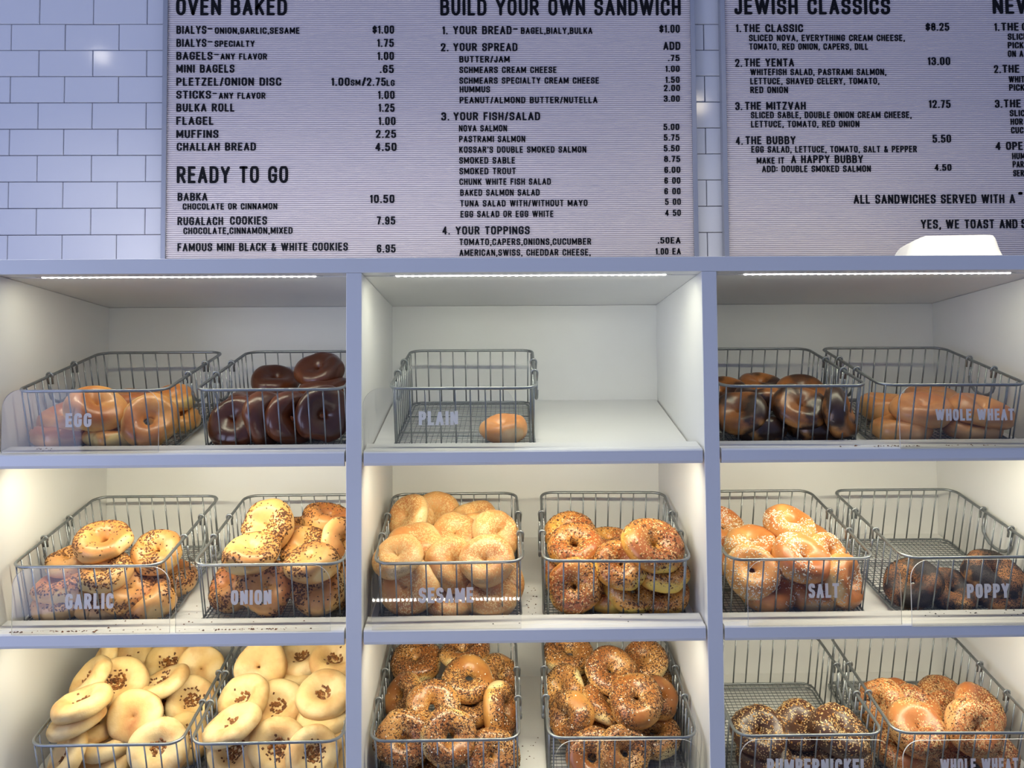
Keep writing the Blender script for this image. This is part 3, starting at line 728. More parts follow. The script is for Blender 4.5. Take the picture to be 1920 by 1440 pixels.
# ------------------------------------------------------------------ wire baskets
TILT = R_(16.4); BW, BL, BH = .282, .359, .130
def round_rect(w_, l_, r, z, n=6):
    pts = []
    for cx, cy, a0 in ((w_/2-r, l_-r, 0), (-w_/2+r, l_-r, 90), (-w_/2+r, r, 180), (w_/2-r, r, 270)):
        for k in range(n): a = R_(a0 + 90*k/(n-1)); pts.append((cx + r*math.cos(a), cy + r*math.sin(a), z))
    return pts
def make_basket():
    t = empty('wire_basket')
    m = MB(); m.tube(round_rect(BW, BL, .028, BH-.003), .0031, 8, True); m.build('rim', M_ZINC, t, True)
    m = MB(); m.tube(round_rect(BW-.004, BL-.004, .026, .004), .0024, 6, True); m.tube(round_rect(BW-.018, BL-.018, .022, .0035), .0018, 6, True); m.build('base_frame', M_ZINC, t, True)
    m = MB(); p = .0104; r = .0005; k = 0
    x = -BW/2 + .010
    while x < BW/2 - .008: m.box(x-r, x+r, .004, BL-.004, .0040, .0052); x += p
    y = .012
    while y < BL - .008: m.box(-BW/2+.004, BW/2-.004, y-r, y+r, .0052, .0064); y += p
    o = m.build('base_mesh', M_ZINC, t); o['kind'] = 'stuff'
    for yy in (BL*.33, BL*.66):
        m = MB(); m.tube([(-BW/2+.003, yy, .002), (BW/2-.003, yy, .002)], .0017, 6); m.build('cross_wire', M_ZINC, t, True)
    m = MB(); m.tube([(0,0,.002), (0,0,BH-.004)], .0016, 6); wm = m.build('upright_wire', M_ZINC, t, True)
    wm.location = (-.1305, .0035, 0)
    spots = []
    for i in range(10):
        x = -.1305 + .029*i; edge = i in (0, 9); spots += [(x, .0035 + (.0055 if edge else 0)), (x, BL-.0035 - (.0055 if edge else 0))]
    for i in range(11):
        y = .034 + .0291*i; spots += [(-BW/2+.0035, y), (BW/2-.0035, y)]
    for x, y in spots[1:]:
        o = link_copy('upright_wire', wm.data, t); o.location = (x, y, 0)
    for s in (-1, 1):
        m = MB(); X = s*BW/2; pts = []
        y0, y1, dep = .128, .232, .062
        # hooks over the rim
        for yy in (y0, y1):
            hook = [(X - s*.0062*math.cos(a), yy, BH-.003 + .0068*math.sin(a)) for a in [R_(-50 + 230*k/8) for k in range(9)]]
            m.tube([(X - s*.004, yy, BH-.020)] + hook + [(X + s*.0045, yy, BH-.022)], .0023, 6)
        u = [(X + s*.0045, y0, BH-.020), (X + s*.0045, y0+.001, BH-.038)]
        for k in range(9):
            a = math.pi*k/8; u.append((X + s*.0048, (y0+y1)/2 - (y1-y0)/2*math.cos(a)*.98, BH-.040 - (dep-.034)*math.sin(a)))
        u.append((X + s*.0045, y1, BH-.020))
        m.tube(u, .0026, 6)
        hnd = m.build('handle', M_ZINC, t, True)
        g = MB(); g.tube(u[2:11], .0035, 8); g.build('grip', M_GRIP, hnd, True)
    return t
BASK_LABEL = {
'1A': 'wire basket of golden bagels behind the EGG sign', '1B': 'wire basket of dark pumpernickel bagels, without a sign, top left bay',
'1C': 'wire basket behind the PLAIN sign holding a single bagel', '1E': 'wire basket of dark marbled bagels beside the right post, top shelf',
'1F': 'wire basket of smooth bagels behind the upper WHOLE WHEAT sign', '2A': 'wire basket of flaked bagels behind the GARLIC sign',
'2B': 'wire basket of flaked bagels behind the ONION sign', '2C': 'wire basket heaped with pale seeded bagels behind the SESAME sign',
'2D': 'unsigned wire basket of yellow seeded bagels right of SESAME', '2E': 'wire basket of white flecked bagels behind the SALT sign',
'2F': 'nearly empty wire basket behind the POPPY sign', '3A': 'wire basket of pale bialys in the lower left corner of the photo',
'3B': 'wire basket of pale bialys touching the left post', '3C': 'wire basket of everything bagels directly below SESAME',
'3D': 'wire basket of everything bagels with a small clear sign in front', '3E': 'half empty wire basket behind the PUMPERNICKEL sign',
'3F': 'wire basket of seeded bagels behind the lower WHOLE WHEAT sign'}
def copy_tree(o, parent=None):
    c = o.copy(); C.objects.link(c); c.parent = parent
    for ch in o.children: copy_tree(ch, c)
    return c
def frame_matrix(key):
    xc, row, yaw = BASKETS[key]; y = R_(yaw)
    O = Vector((xc, 1.664, EYE - .058 - PITCH*row)); n = Vector((0, -math.sin(TILT), math.cos(TILT)))
    U = Vector((math.cos(y), math.sin(y), 0)); V = n.cross(U).normalized()
    return O, Matrix(((U.x, V.x, n.x), (U.y, V.y, n.y), (U.z, V.z, n.z)))
proto = make_basket()
for i, key in enumerate(BASKETS):
    t = proto if i == 0 else copy_tree(proto)
    O, M3 = frame_matrix(key); t.matrix_world = Matrix.Translation(O) @ M3.to_4x4()
    tag(t, BASK_LABEL[key], 'basket', 'wire baskets in the bagel cabinet')

# ------------------------------------------------------------------ clear acrylic signs
def sign(key, pxl, pxr, pyt, pyb, text, tx, label, rot=0):
    Y = 1.597; x0, zt = on_y(pxl, (pyt+pyb)/2, Y)[0], on_y((pxl+pxr)/2, pyt, Y)[1]
    x1 = on_y(pxr, (pyt+pyb)/2, Y)[0]; zb = on_y((pxl+pxr)/2, pyb, Y)[1]
    t = empty('acrylic_sign', ((x0+x1)/2, Y, zb)); w_, h = x1-x0, zt-zb
    tag(t, label, 'sign', 'clear acrylic name signs on the shelf edges'); t.rotation_euler = (0, R_(rot), 0)
    out = [(-w_/2, 0), (w_/2, 0)]; r = .034
    for k in range(9): a = R_(90*k/8); out.append((w_/2-r + r*math.cos(a), h-r + r*math.sin(a)))
    for k in range(9): a = R_(90 + 90*k/8); out.append((-w_/2+r + r*math.cos(a), h-r + r*math.sin(a)))
    n = len(out); th = .003; m = MB()
    m.add([(x, 0, z) for x, z in out], [tuple(range(n))], 0)
    m.add([(x, 0, z) for x, z in out] + [(x, th, z) for x, z in out], [(i, n+i, n+(i+1) % n, (i+1) % n) for i in range(n)], 1)
    m.build('pane', [M_ACR, M_ACRE], t)
    if text:
        xa, z1 = on_y(tx[0], tx[2], Y-.001); xb, z0 = on_y(tx[1], tx[3], Y-.001); H = z1-z0; th_ = .20
        g = .10; tot = sum(gwidth(c, th_) for c in text) + g*(len(text)-1); s = (xb-xa)/H/tot; x = xa - t.location.x
        lm = MB()
        for c in text:
            if c != ' ': glyph_mesh(lm, c, th_, 0, False, x + th_/2*H*s, z0 - zb, H*s, H, -.0004)
            x += (gwidth(c, th_)+g)*s*H
        lm.build('lettering', M_VINYL, t)
sign('1A', 3, 297, 730, 849, 'EGG', (122.5,171,774.7,800.8), 'clear acrylic sign lettered EGG')
sign('1C', 680, 964, 727, 845, 'PLAIN', (785,859,771,797), 'clear acrylic sign lettered PLAIN')
sign('1F', 1687, 1975, 721, 840, 'WHOLE WHEAT', (1754,1902,767,788), 'clear acrylic sign lettered WHOLE WHEAT, upper one')
sign('2A', 22, 318, 1064, 1189, 'GARLIC', (122,212.5,1113,1141.5), 'clear acrylic sign lettered GARLIC')
sign('2B', 329, 619, 1060, 1185, 'ONION', (432.7,508.9,1106.8,1133.7), 'clear acrylic sign lettered ONION')
sign('2C', 697, 977, 1056, 1180, 'SESAME', (785,887.5,1102,1130), 'clear acrylic sign lettered SESAME')
sign('2E', 1402, 1690, 1049, 1173, 'SALT', (1515.7,1573.8,1094,1121), 'clear acrylic sign lettered SALT')
sign('2F', 1709, 1995, 1049, 1173, 'POPPY', (1812.8,1893,1095,1121), 'clear acrylic sign lettered POPPY')
sign('3D', 1041, 1312, 1388, 1515, '', None, 'blank clear acrylic sign edge at the bottom, below the seeded egg bagels')
sign('3E', 1387, 1676, 1387, 1512, 'PUMPERNICKEL', (1436.6,1624.5,1424,1452), 'clear acrylic sign lettered PUMPERNICKEL', 1)
sign('3F', 1694, 1985, 1387, 1512, 'WHOLE WHEAT', (1763,1910,1423,1449), 'clear acrylic sign lettered WHOLE WHEAT, lower one')

# ------------------------------------------------------------------ lit rail added below the view, to reflect as dots in the SESAME sign
t = empty('reflection_rail', (-.16, .80, 0)); tag(t, 'thin lit rail added for its reflection, standing in front of the cabinet', 'rail')
zr = EYE - .4935
m = MB(); m.box(-.30, .30, -.012, .004, zr - .012, zr - .004); m.build('bar', M_ALU, t)
for x in (-.29, .29):
    m = MB(); m.tube([(x, -.004, 0), (x, -.004, zr - .012)], .006, 8); m.tube([(x, -.004, 0), (x, -.004, .008)], .025, 12); m.build('post', M_ALU, t)
M_RAIL = emis('rail_led', (1, .97, .88), 60)
m = MB(); m.box(-.0028, .0028, -.002, .0045, zr - .004, zr + .002); d0 = m.build('diode', M_RAIL, t); d0.location = (-.27, 0, 0)
for i in range(1, 48):
    o = link_copy('diode', d0.data, t); o.location = (-.27 + .0115*i, 0, 0)
# ------------------------------------------------------------------ bagels
def lowf(P, seed, k, amp):
    r = np.random.default_rng(seed); out = np.zeros(len(P))
    for _ in range(7):
        d = r.normal(size=3); d /= np.linalg.norm(d); out += np.sin(P @ d*k*r.uniform(.6, 1.5) + r.uniform(0, 6.28))*r.uniform(.5, 1)
    return out/3.2*amp
def bread_mat(name, cols, rough=.42, coat=0., blot=None, bumpd=.0012, fres=None):
    """cols: pale, mid, dark as linear rgb; driven by the 'bake' attribute (how browned that spot of crust is)"""
    m = bpy.data.materials.new(name); m.use_nodes = True; nt = m.node_tree; b = nt.nodes['Principled BSDF']; L = nt.links.new; N = nt.nodes.new
    at = N('ShaderNodeAttribute'); at.attribute_name = 'bake'; tc = N('ShaderNodeTexCoord'); oi = N('ShaderNodeObjectInfo')
    n = N('ShaderNodeTexNoise'); n.inputs['Scale'].default_value = 38; n.inputs['Detail'].default_value = 6; n.inputs['Roughness'].default_value = .6; L(tc.outputs['Object'], n.inputs['Vector'])
    n2 = N('ShaderNodeTexNoise'); n2.inputs['Scale'].default_value = 300; n2.inputs['Detail'].default_value = 4; L(tc.outputs['Object'], n2.inputs['Vector'])
    a1 = N('ShaderNodeMath'); a1.operation = 'MULTIPLY_ADD'; L(n.outputs['Fac'], a1.inputs[0]); a1.inputs[1].default_value = .55; a1.inputs[2].default_value = -.275
    a2 = N('ShaderNodeMath'); a2.operation = 'ADD'; L(at.outputs['Fac'], a2.inputs[0]); L(a1.outputs[0], a2.inputs[1])
    a3 = N('ShaderNodeMath'); a3.operation = 'MULTIPLY_ADD'; L(oi.outputs['Random'], a3.inputs[0]); a3.inputs[1].default_value = .22; a3.inputs[2].default_value = -.11
    a4 = N('ShaderNodeMath'); a4.operation = 'ADD'; L(a2.outputs[0], a4.inputs[0]); L(a3.outputs[0], a4.inputs[1])
    cr = N('ShaderNodeValToRGB'); e = cr.color_ramp.elements; e[0].position = 0; e[0].color = (*cols[0], 1); e[1].position = 1; e[1].color = (*cols[2], 1)
    k = e.new(.5); k.color = (*cols[1], 1); L(a4.outputs[0], cr.inputs[0]); last = cr.outputs[0]
    if blot:                                                  # patchy second colour (colour, scale, lo, hi)
        nb = N('ShaderNodeTexNoise'); nb.inputs['Scale'].default_value = blot[1]; nb.inputs['Detail'].default_value = 5; L(tc.outputs['Object'], nb.inputs['Vector'])
        mr = N('ShaderNodeMapRange'); mr.inputs[1].default_value = blot[2]; mr.inputs[2].default_value = blot[3]; L(nb.outputs['Fac'], mr.inputs[0])
        mx = N('ShaderNodeMix'); mx.data_type = 'RGBA'; L(mr.outputs[0], mx.inputs[0]); L(last, mx.inputs[6]); mx.inputs[7].default_value = (*blot[0], 1); last = mx.outputs[2]
    L(last, b.inputs['Base Color']); b.inputs['Roughness'].default_value = rough; b.inputs['Coat Weight'].default_value = coat; b.inputs['Coat Roughness'].default_value = .22
    bp = N('ShaderNodeBump'); bp.inputs['Strength'].default_value = .5; bp.inputs['Distance'].default_value = bumpd
    ad = N('ShaderNodeMath'); ad.operation = 'MULTIPLY_ADD'; L(n2.outputs['Fac'], ad.inputs[0]); ad.inputs[1].default_value = .25; L(n.outputs['Fac'], ad.inputs[2])
    L(ad.outputs[0], bp.inputs['Height']); L(bp.outputs[0], b.inputs['Normal']); return m
def s2l(*c): return tuple(((v/255)/12.92 if v/255 <= .04045 else ((v/255+.055)/1.055)**2.4) for v in c)
BM = {
'egg': bread_mat('egg_crust', (s2l(248,220,142), s2l(232,174,98), s2l(188,110,52)), .34, .25),
'pumper': bread_mat('pumpernickel_crust', (s2l(124,70,40), s2l(98,50,27), s2l(64,31,17)), .30, .3),
'plain': bread_mat('plain_crust', (s2l(246,214,158), s2l(234,170,104), s2l(204,130,70)), .36, .2),
'marble': bread_mat('marbled_crust', (s2l(228,166,90), s2l(172,108,54), s2l(92,54,30)), .34, .25, (s2l(58,36,25), 14, .44, .54)),
'wheat': bread_mat('wheat_crust', (s2l(236,190,128), s2l(214,152,92), s2l(172,106,58)), .36, .2),
'garlic': bread_mat('garlic_crust', (s2l(240,212,150), s2l(222,172,104), s2l(180,110,56)), .42, .1),
'sesame': bread_mat('sesame_crust', (s2l(236,206,150), s2l(214,160,98), s2l(176,108,56)), .42, .1),
'eggevery': bread_mat('seeded_egg_crust', (s2l(240,205,100), s2l(215,155,70), s2l(160,88,40)), .38, .2),
'salt': bread_mat('salt_crust', (s2l(240,208,150), s2l(224,162,92), s2l(186,108,54)), .38, .2),
'poppy': bread_mat('poppy_crust', (s2l(226,178,116), s2l(176,120,70), s2l(104,64,38)), .6, 0, (s2l(44,35,32), 24, .42, .56)),
'bialy': bread_mat('bialy_crust', (s2l(234,208,154), s2l(220,182,114), s2l(172,106,54)), .62, 0, (s2l(206,156,96), 26, .50, .74), .002),
'every': bread_mat('everything_crust', (s2l(248,226,164), s2l(214,160,88), s2l(152,92,42)), .34, .3),
'pumpevery': bread_mat('dark_seeded_crust', (s2l(104,66,42), s2l(82,48,30), s2l(58,34,22)), .38, .2),
'wheatevery': bread_mat('wheat_seeded_crust', (s2l(226,172,112), s2l(198,130,74), s2l(156,88,46)), .38, .2),
}
M_SES = mat('sesame_seed', s2l(226,196,140), .5, noise=(40, s2l(178,128,72), .9)); M_POP = mat('poppy_seed', s2l(26,22,24), .6)
M_BIT = mat('toasted_flake', s2l(112,66,30), .6, noise=(50, s2l(60,34,18), .9)); M_GOLD = mat('golden_flake', s2l(190,135,62), .6, noise=(50, s2l(130,80,35), .9))
M_SALT = mat('coarse_salt', s2l(246,238,222), .4); M_FILL = mat('browned_onion_filling', s2l(150,96,42), .5, noise=(70, s2l(84,44,22), .9))
def crust(kind, seed, NT=60, NP=30):
    r = np.random.default_rng(seed); bi = kind == 'bialy'
    th, ph = np.meshgrid(np.arange(NT)*2*np.pi/NT, np.arange(NP)*2*np.pi/NP, indexing='ij'); th, ph = th.ravel(), ph.ravel()
    c, s = np.cos(th), np.sin(th)
    def per(n_, a): return sum(r.normal()*a*np.cos(k*th + r.uniform(0, 6.28))/k for k in range(1, n_+1))
    hole = .0004 if bi else r.choice({'sesame': [.0004, .001, .0015], 'wheatevery': [.0006, .002, .0045]}.get(kind, [.0012, .003, .0045, .0075]))
    out = .0562 + per(4, .0024)
    if not bi:
        tube_r = (out - hole - per(3, .0014))/2; ring_r = out - tube_r
        hgt = .0232 + per(4, .0024)
        cp, sp = np.cos(ph), np.sin(ph)
        e = .86
        rr = ring_r + tube_r*np.sign(cp)*np.abs(cp)**e
        z = hgt*np.sign(sp)*np.abs(sp)**.92
        z = np.where(z < 0, z*.86, z)
        # dough is pulled in towards the hole at the top
        inn = np.clip((out*.62 - rr)/(out*.62), 0, 1)
        z = np.where(z > 0, z*(1 - .30*inn), z*(1 - .25*inn))
        # one side of the ring is fatter, and the top leans over it
        a0 = r.uniform(0, 6.28); z = z*(1 + .13*np.cos(th - a0)) + .0012*np.cos(th - a0)
    else:
        cp, sp = np.cos(ph), np.sin(ph)
        tube_r = (out - hole)/2; ring_r = out - tube_r
        rr = ring_r + tube_r*np.sign(cp)*np.abs(cp)**.75
        t_ = np.clip(rr/out, 0, 1)
        top = .0175*np.clip((t_-.22)/.35, 0, 1)**.7 + .0015
        z = np.where(sp >= 0, top*np.abs(sp)**.75, -.0135*np.abs(sp)**.6)
    P = np.stack([rr*c, rr*s, z], 1)
    base = np.stack([ring_r*c, ring_r*s, 0*z], 1); nrm = P - base; ln = np.linalg.norm(nrm, axis=1, keepdims=True); nrm = nrm/np.maximum(ln, 1e-6)
    P += nrm*(lowf(P, seed+9, 75, .0023) + lowf(P, seed+31, 200, .0007))[:, None]
    nz = nrm[:, 2]
    bake = .46 + .34*np.clip(nz, 0, 1)**.7 - .20*np.clip(1-np.abs(nz)*1.6, 0, 1) + lowf(P, seed+77, 60, .26)
    if kind in ('every', 'eggevery', 'salt', 'egg'): bake += .10
    for _ in range(r.integers(1, 4)):                          # pale flats where neighbours touched in the oven
        a = r.uniform(0, 6.28); dd = np.abs((th - a + np.pi) % (2*np.pi) - np.pi)
        w_ = np.clip(1 - dd/.42, 0, 1)*np.clip(1-np.abs(nz)*1.25, 0, 1)*(np.cos(ph) > 0)
        w_ = np.clip(w_*2.4, 0, 1)
        bake -= (.75 if not bi else .1)*w_
        if not bi: P[:, 0] -= c*w_*.0032; P[:, 1] -= s*w_*.0032
    if bi: bake = .26 + lowf(P, seed+5, 60, .26) + .30*np.clip(nz-.6, 0, 1) + np.where(sp < -.2, .08 + lowf(P, seed+15, 90, .42), 0)
    idx = np.arange(NT*NP).reshape(NT, NP); fs = np.stack([idx, np.roll(idx, -1, 0), np.roll(np.roll(idx, -1, 0), -1, 1), np.roll(idx, -1, 1)], -1).reshape(-1, 4)
    me = bpy.data.meshes.new('bagel'); me.from_pydata(P.tolist(), [], fs.tolist()); me.update(); me.polygons.foreach_set('use_smooth', [True]*len(fs))
    at = me.attributes.new('bake', 'FLOAT', 'POINT'); at.data.foreach_set('value', np.clip(bake, 0, 1).astype(np.float32))
    me.materials.append(BM[kind])
    nr = np.zeros((len(me.vertices), 3), np.float32); me.vertices.foreach_get('normal', nr.ravel()) if False else None
    buf = np.zeros(len(me.vertices)*3, np.float32); me.vertex_normals.foreach_get('vector', buf); nr = buf.reshape(-1, 3)
    return me, P, nr, fs, rr, ph
OCT = np.array([(1,0,0),(0,1,0),(-1,0,0),(0,-1,0),(0,0,1),(0,0,-1)], float)
OCF = np.array([(0,1,4),(1,2,4),(2,3,4),(3,0,4)])
BOXV = np.array([(-1,-1,0),(1,-1,0),(1,1,0),(-1,1,0),(-.8,-.7,1),(.8,-.9,1),(.7,.8,1),(-.9,.7,1)], float)
BOXF = np.array([(4,5,6),(4,6,7),(0,1,5),(0,5,4),(1,2,6),(1,6,5),(2,3,7),(2,7,6),(3,0,4),(3,4,7)])
def sprinkle(data, spec, seed, name):
    """spec: list of (material, count, (sx, sy, sz), shape, cover) ; cover(nz, patch, rr) -> probability"""
    me, P, nr, fs, rr, ph = data; r = np.random.default_rng(seed); VV, FF, MI, mats = [], [], [], []; off = 0
    tri = np.concatenate([fs[:, [0,1,2]], fs[:, [0,2,3]]]); A_ = np.linalg.norm(np.cross(P[tri[:,1]]-P[tri[:,0]], P[tri[:,2]]-P[tri[:,0]]), axis=1); A_ /= A_.sum()
    for mi, (m_, cnt, sz, shape, cover) in enumerate(spec):
        mats.append(m_); n = int(cnt*4); t = r.choice(len(tri), n, p=A_); u = r.random((n, 2)); fl_ = u.sum(1) > 1; u[fl_] = 1-u[fl_]
        T = tri[t]; p = P[T[:,0]]*(1-u.sum(1))[:,None] + P[T[:,1]]*u[:,:1] + P[T[:,2]]*u[:,1:]; nn = nr[T[:,0]]*(1-u.sum(1))[:,None] + nr[T[:,1]]*u[:,:1] + nr[T[:,2]]*u[:,1:]
        nn /= np.linalg.norm(nn, axis=1, keepdims=True)+1e-9; pat = lowf(p, seed+3, 70, .5)+.5
        inner = np.linalg.norm(p[:, :2], axis=1)
        keep = np.where(r.random(n) < cover(nn[:,2], pat, inner))[0][:int(cnt)]
        p, nn = p[keep], nn[keep]; n = len(p)
        if n == 0: continue
        a = np.cross(nn, r.normal(size=(n, 3))); a /= np.linalg.norm(a, axis=1, keepdims=True)+1e-9; b = np.cross(nn, a)
        base, F_ = (OCT, OCF) if shape == 'seed' else (BOXV, BOXF)
        s_ = np.array(sz)[None]*r.uniform(.65, 1.35, (n, 3))
        tl = r.normal(size=(n, 1))*.25
        n2_ = nn + a*tl; n2_ /= np.linalg.norm(n2_, axis=1, keepdims=True)
        V_ = p[:,None] + a[:,None]*(base[None,:,:1]*s_[:,None,:1]) + b[:,None]*(base[None,:,1:2]*s_[:,None,1:2]) + n2_[:,None]*(base[None,:,2:]*s_[:,None,2:])
        if shape == 'seed': V_ = V_[:, :5]
        kb = V_.shape[1]
        VV.append(V_.reshape(-1, 3)); FF.append((F_[None] + (np.arange(n)*kb)[:,None,None] + off).reshape(-1, 3)); MI.append(np.full(n*len(F_), mi)); off += n*kb
    V_ = np.concatenate(VV); F_ = np.concatenate(FF); me2 = bpy.data.meshes.new(name)
    me2.vertices.add(len(V_)); me2.vertices.foreach_set('co', V_.ravel().astype(np.float32)); me2.loops.add(F_.size); me2.loops.foreach_set('vertex_index', F_.ravel().astype(np.int32))
    me2.polygons.add(len(F_)); me2.polygons.foreach_set('loop_start', (np.arange(len(F_))*3).astype(np.int32))
    for m_ in mats: me2.materials.append(m_)
    me2.polygons.foreach_set('material_index', np.concatenate(MI).astype(np.int32)); me2.update(); me2.validate(); return me2
top = lambda lo, hi: (lambda nz, pat, q: np.clip((nz-lo)/(hi-lo), 0, 1))
patchy = lambda lo, hi, pl, ph_: (lambda nz, pat, q: np.clip((nz-lo)/(hi-lo), 0, 1)*np.clip((pat-pl)/(ph_-pl), 0, 1))
allover = lambda base: (lambda nz, pat, q: base + (1-base)*np.clip(nz, 0, 1))
SES, POP = (.0019, .0012, .0006), (.0008, .0007, .0006)
TOP = {
'garlic': ('onion_flakes', lambda s: [(M_BIT, 360, (.0020, .0014, .0009), 'flake', patchy(.0, .5, .36, .58)), (M_GOLD, 120, (.0022, .0015, .0009), 'flake', patchy(-.1, .6, .2, .7)), (M_POP, 30, (.0012, .001, .0008), 'flake', top(0, .6))]),
'sesame': ('sesame_seeds', lambda s: [(M_SES, 1500, SES, 'seed', patchy(-.55, .3, .0, .35))]),
'eggevery': ('seed_topping', lambda s: [(M_SES, 420, SES, 'seed', top(-.1, .5)), (M_POP, 620, (.0010, .0008, .0007), 'seed', patchy(-.1, .5, .2, .5)), (M_BIT, 130, (.0020, .0014, .0009), 'flake', patchy(-.1, .5, .3, .6)), (M_GOLD, 60, (.0020, .0014, .0009), 'flake', top(0, .5))]),
'every': ('seed_topping', lambda s: [(M_SES, 330, (.0016, .0010, .0006), 'seed', patchy(-.2, .5, .12, .4)), (M_POP, 1150, (.0013, .0010, .0008), 'seed', patchy(-.25, .5, .15, .5)), (M_BIT, 190, (.0018, .0013, .0009), 'flake', patchy(0, .5, .3, .55)), (M_SALT, 30, (.0010, .0009, .0008), 'flake', top(-.1, .5))]),
'pumpevery': ('seed_topping', lambda s: [(M_SES, 620, SES, 'seed', patchy(-.2, .5, .1, .45)), (M_POP, 250, (.0010, .0008, .0007), 'seed', top(-.1, .5)), (M_GOLD, 60, (.0018, .0013, .0009), 'flake', top(0, .5))]),
'wheatevery': ('seed_topping', lambda s: [(M_SES, 800, SES, 'seed', patchy(-.25, .4, .0, .25)), (M_POP, 700, (.0011, .0009, .0007), 'seed', patchy(-.2, .4, .1, .4)), (M_BIT, 60, (.0017, .0012, .0009), 'flake', patchy(0, .5, .3, .6))]),
'salt': ('salt_grains', lambda s: [(M_SALT, 420, (.0012, .0009, .0008), 'flake', patchy(-.35, .4, .25, .6)), (M_SES, 420, (.0016, .0010, .0006), 'seed', patchy(-.35, .4, .25, .6))]),
'poppy': ('poppy_seeds', lambda s: [(M_POP, 3600, (.0010, .0009, .0007), 'seed', patchy(-.45, .05, .12, .34))]),
'bialy': ('onion_filling', lambda s: [(M_FILL, 260, (.0030, .0022, .0018), 'flake', lambda nz, pat, q: (nz > -.2)*(q < .0165)*1.0), (M_BIT, 90, (.0026, .0018, .0012), 'flake', lambda nz, pat, q: (nz > .2)*(q < .027)*np.clip((pat-.45)/.2, 0, 1))]),
}
KSEED = {k: 100 + 37*i for i, k in enumerate(BM)}
NVAR = {'plain': 1, 'bialy': 5, 'every': 5}
VAR = {}
for kd in BM:
    VAR[kd] = []
    for v in range(NVAR.get(kd, 4)):
        data = crust(kd, KSEED[kd] + v)
        top_me = sprinkle(data, TOP[kd][1](v), KSEED[kd] + v + 500, TOP[kd][0]) if kd in TOP else None
        VAR[kd].append((data[0], top_me))
GROUPS = {'1A': 'egg bagels', '1B': 'plain pumpernickel bagels', '1C': 'plain bagels', '1E': 'marbled bagels', '1F': 'whole wheat bagels', '2A': 'garlic bagels', '2B': 'onion bagels', '2C': 'sesame bagels',
 '2D': 'seeded egg bagels', '2E': 'salt bagels', '2F': 'poppy bagels', '3A': 'bialys in the first basket', '3B': 'bialys in the second basket', '3C': 'everything bagels in the left basket', '3D': 'everything bagels in the right basket', '3E': 'seeded pumpernickel bagels', '3F': 'seeded whole wheat bagels'}
rb = random.Random(11)
for key, L in BAGELS.items():
    kd, noun, tail = INFO[key]
    for i, (x, y, z, e, a, dia, phrase) in enumerate(L):
        e_, a_ = R_(e), R_(a)
        ax = Vector((math.cos(e_)*math.sin(a_), -math.cos(e_)*math.cos(a_), math.sin(e_)))
        me, tme = VAR[kd][(i*2 + len(L) + (i//3)) % len(VAR[kd])]
        name = 'bialy' if kd == 'bialy' else 'bagel'
        o = bpy.data.objects.new(name, me); C.objects.link(o)
        q = ax.to_track_quat('Z', 'Y').to_matrix() @ Matrix.Rotation(rb.uniform(0, 6.28), 3, 'Z')
        s = dia/1000/.113; sv = (s*rb.uniform(.98, 1.03), s*rb.uniform(.96, 1.02), s*rb.uniform(.96, 1.08))
        o.matrix_world = Matrix.Translation((x, y, z + EYE)) @ q.to_4x4() @ Matrix.Diagonal((*sv, 1))
        tag(o, (noun + (' ' + phrase if phrase else '') + ' ' + tail).replace(' ,', ','), 'bialy' if kd == 'bialy' else 'bagel', GROUPS[key])
        if tme is not None:
            c = link_copy(TOP[kd][0], tme, o); c['kind'] = 'stuff'

# ------------------------------------------------------------------ crumbs on the shelf edges
def crumbs(name, row, spans, n, label, seed, m_):
    r = np.random.default_rng(seed); mb = MB()
    for x0, x1, y0, y1, cnt in spans:
        for _ in range(cnt):
            x = r.uniform(x0, x1); y = r.uniform(y0, y1)
            z = -.0505 + (y-1.6175)*.261 if y > 1.6175 else (-.0525 if y > 1.611 else -.0515 - (1.611-y)*.3)
            z += EYE - PITCH*row; s = r.uniform(.0009, .0021)
            v = [(x + dx*s*r.uniform(.6, 1.2), y + dy*s*r.uniform(.6, 1.1), z + dz*s*r.uniform(.6, 1.1)) for dx, dy, dz in ((-1,-1,0),(1,-1,0),(1,1,0),(-1,1,0),(0,0,1.1))]
            mb.add(v, [(0,1,4),(1,2,4),(2,3,4),(3,0,4)])
    o = mb.build(name, m_); tag(o, label, 'crumbs', kind='stuff')
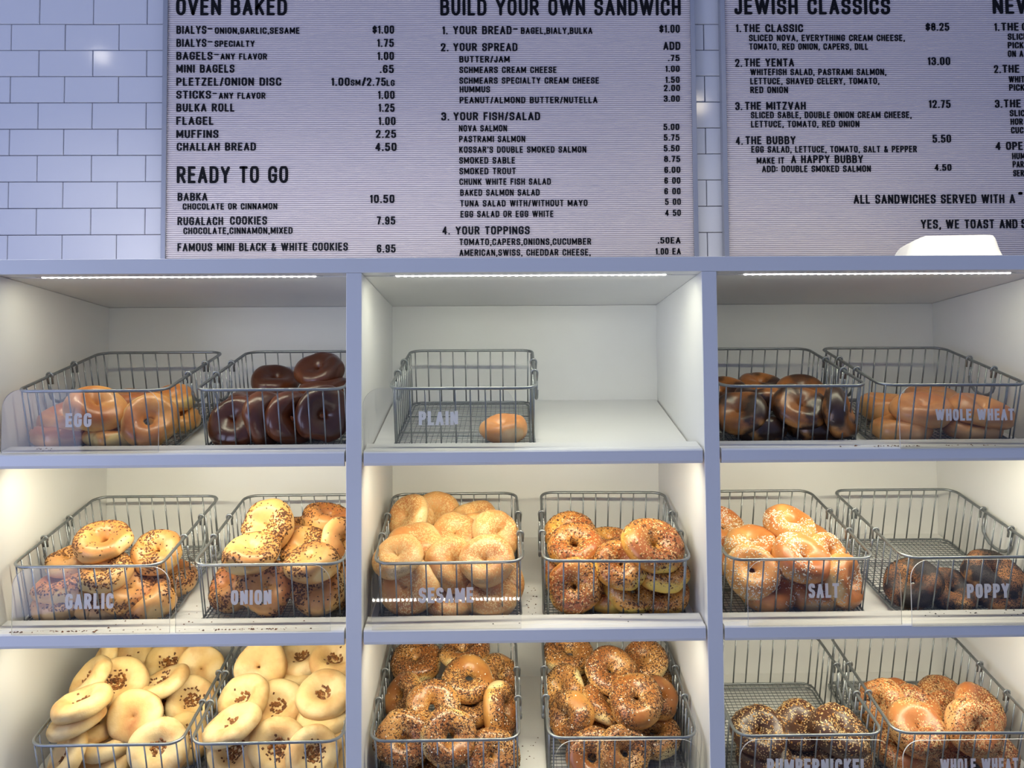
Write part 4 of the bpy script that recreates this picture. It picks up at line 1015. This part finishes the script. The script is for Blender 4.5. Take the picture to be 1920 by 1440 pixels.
crumbs('crumbs', 1, [(-.91, -.79, 1.606, 1.613, 34), (-.80, -.74, 1.606, 1.612, 16), (-.9, -.62, 1.604, 1.618, 14), (-.90, -.35, 1.62, 1.648, 12)], 0, 'brown onion crumbs along the shelf edge below the GARLIC sign', 1, M_BIT)
crumbs('crumbs', 1, [(-.53, -.40, 1.606, 1.613, 46), (-.6, -.35, 1.606, 1.615, 14)], 0, 'brown onion crumbs along the shelf edge below the ONION sign', 2, M_BIT)
crumbs('crumbs', 0, [(.62, .97, 1.604, 1.612, 26), (.70, .80, 1.604, 1.608, 14)], 0, 'small brown crumbs under the upper WHOLE WHEAT sign', 3, M_BIT)
crumbs('crumbs', 1, [(.80, 1.02, 1.62, 1.65, 16), (.2, .3, 1.62, 1.65, 3), (-.2, .1, 1.61, 1.65, 4)], 0, 'dark specks of poppy seed on the shelf edge below the POPPY sign', 4, M_POP)
crumbs('crumbs', 0, [(-.90, -.84, 1.62, 1.64, 10)], 0, 'a few specks on the shelf edge below the EGG sign', 5, M_BIT)
# fallen seeds on the sloping boards between the baskets
def floor_crumbs(row, x0, x1, n, seed, label, v0=.0, v1=.3):
    r = np.random.default_rng(seed); mb = MB()
    for _ in range(n):
        x = r.uniform(x0, x1); y = 1.66 + r.uniform(v0, v1)**1.0; z = EYE - PITCH*row - .066 + (y-1.6545)*SL + .0002; s = r.uniform(.0007, .0017)
        v = [(x + dx*s, y + dy*s*r.uniform(.6, 1.1), z + dz*s) for dx, dy, dz in ((-1,-1,0),(1,-1,0),(1,1,0),(-1,1,0),(0,0,1))]
        mb.add(v, [(0,1,4),(1,2,4),(2,3,4),(3,0,4)])
    tag(mb.build('crumbs', M_BIT), label, 'crumbs', kind='stuff')
floor_crumbs(1, .055, .078, 26, 8, 'fallen seeds on the board between the SESAME and seeded egg baskets', 0, .16)
floor_crumbs(2, .045, .085, 14, 9, 'fallen seeds on the board between the two everything bagel baskets', 0, .2)
floor_crumbs(1, -.625, -.585, 12, 10, 'fallen onion bits on the board between the GARLIC and ONION baskets', 0, .2)
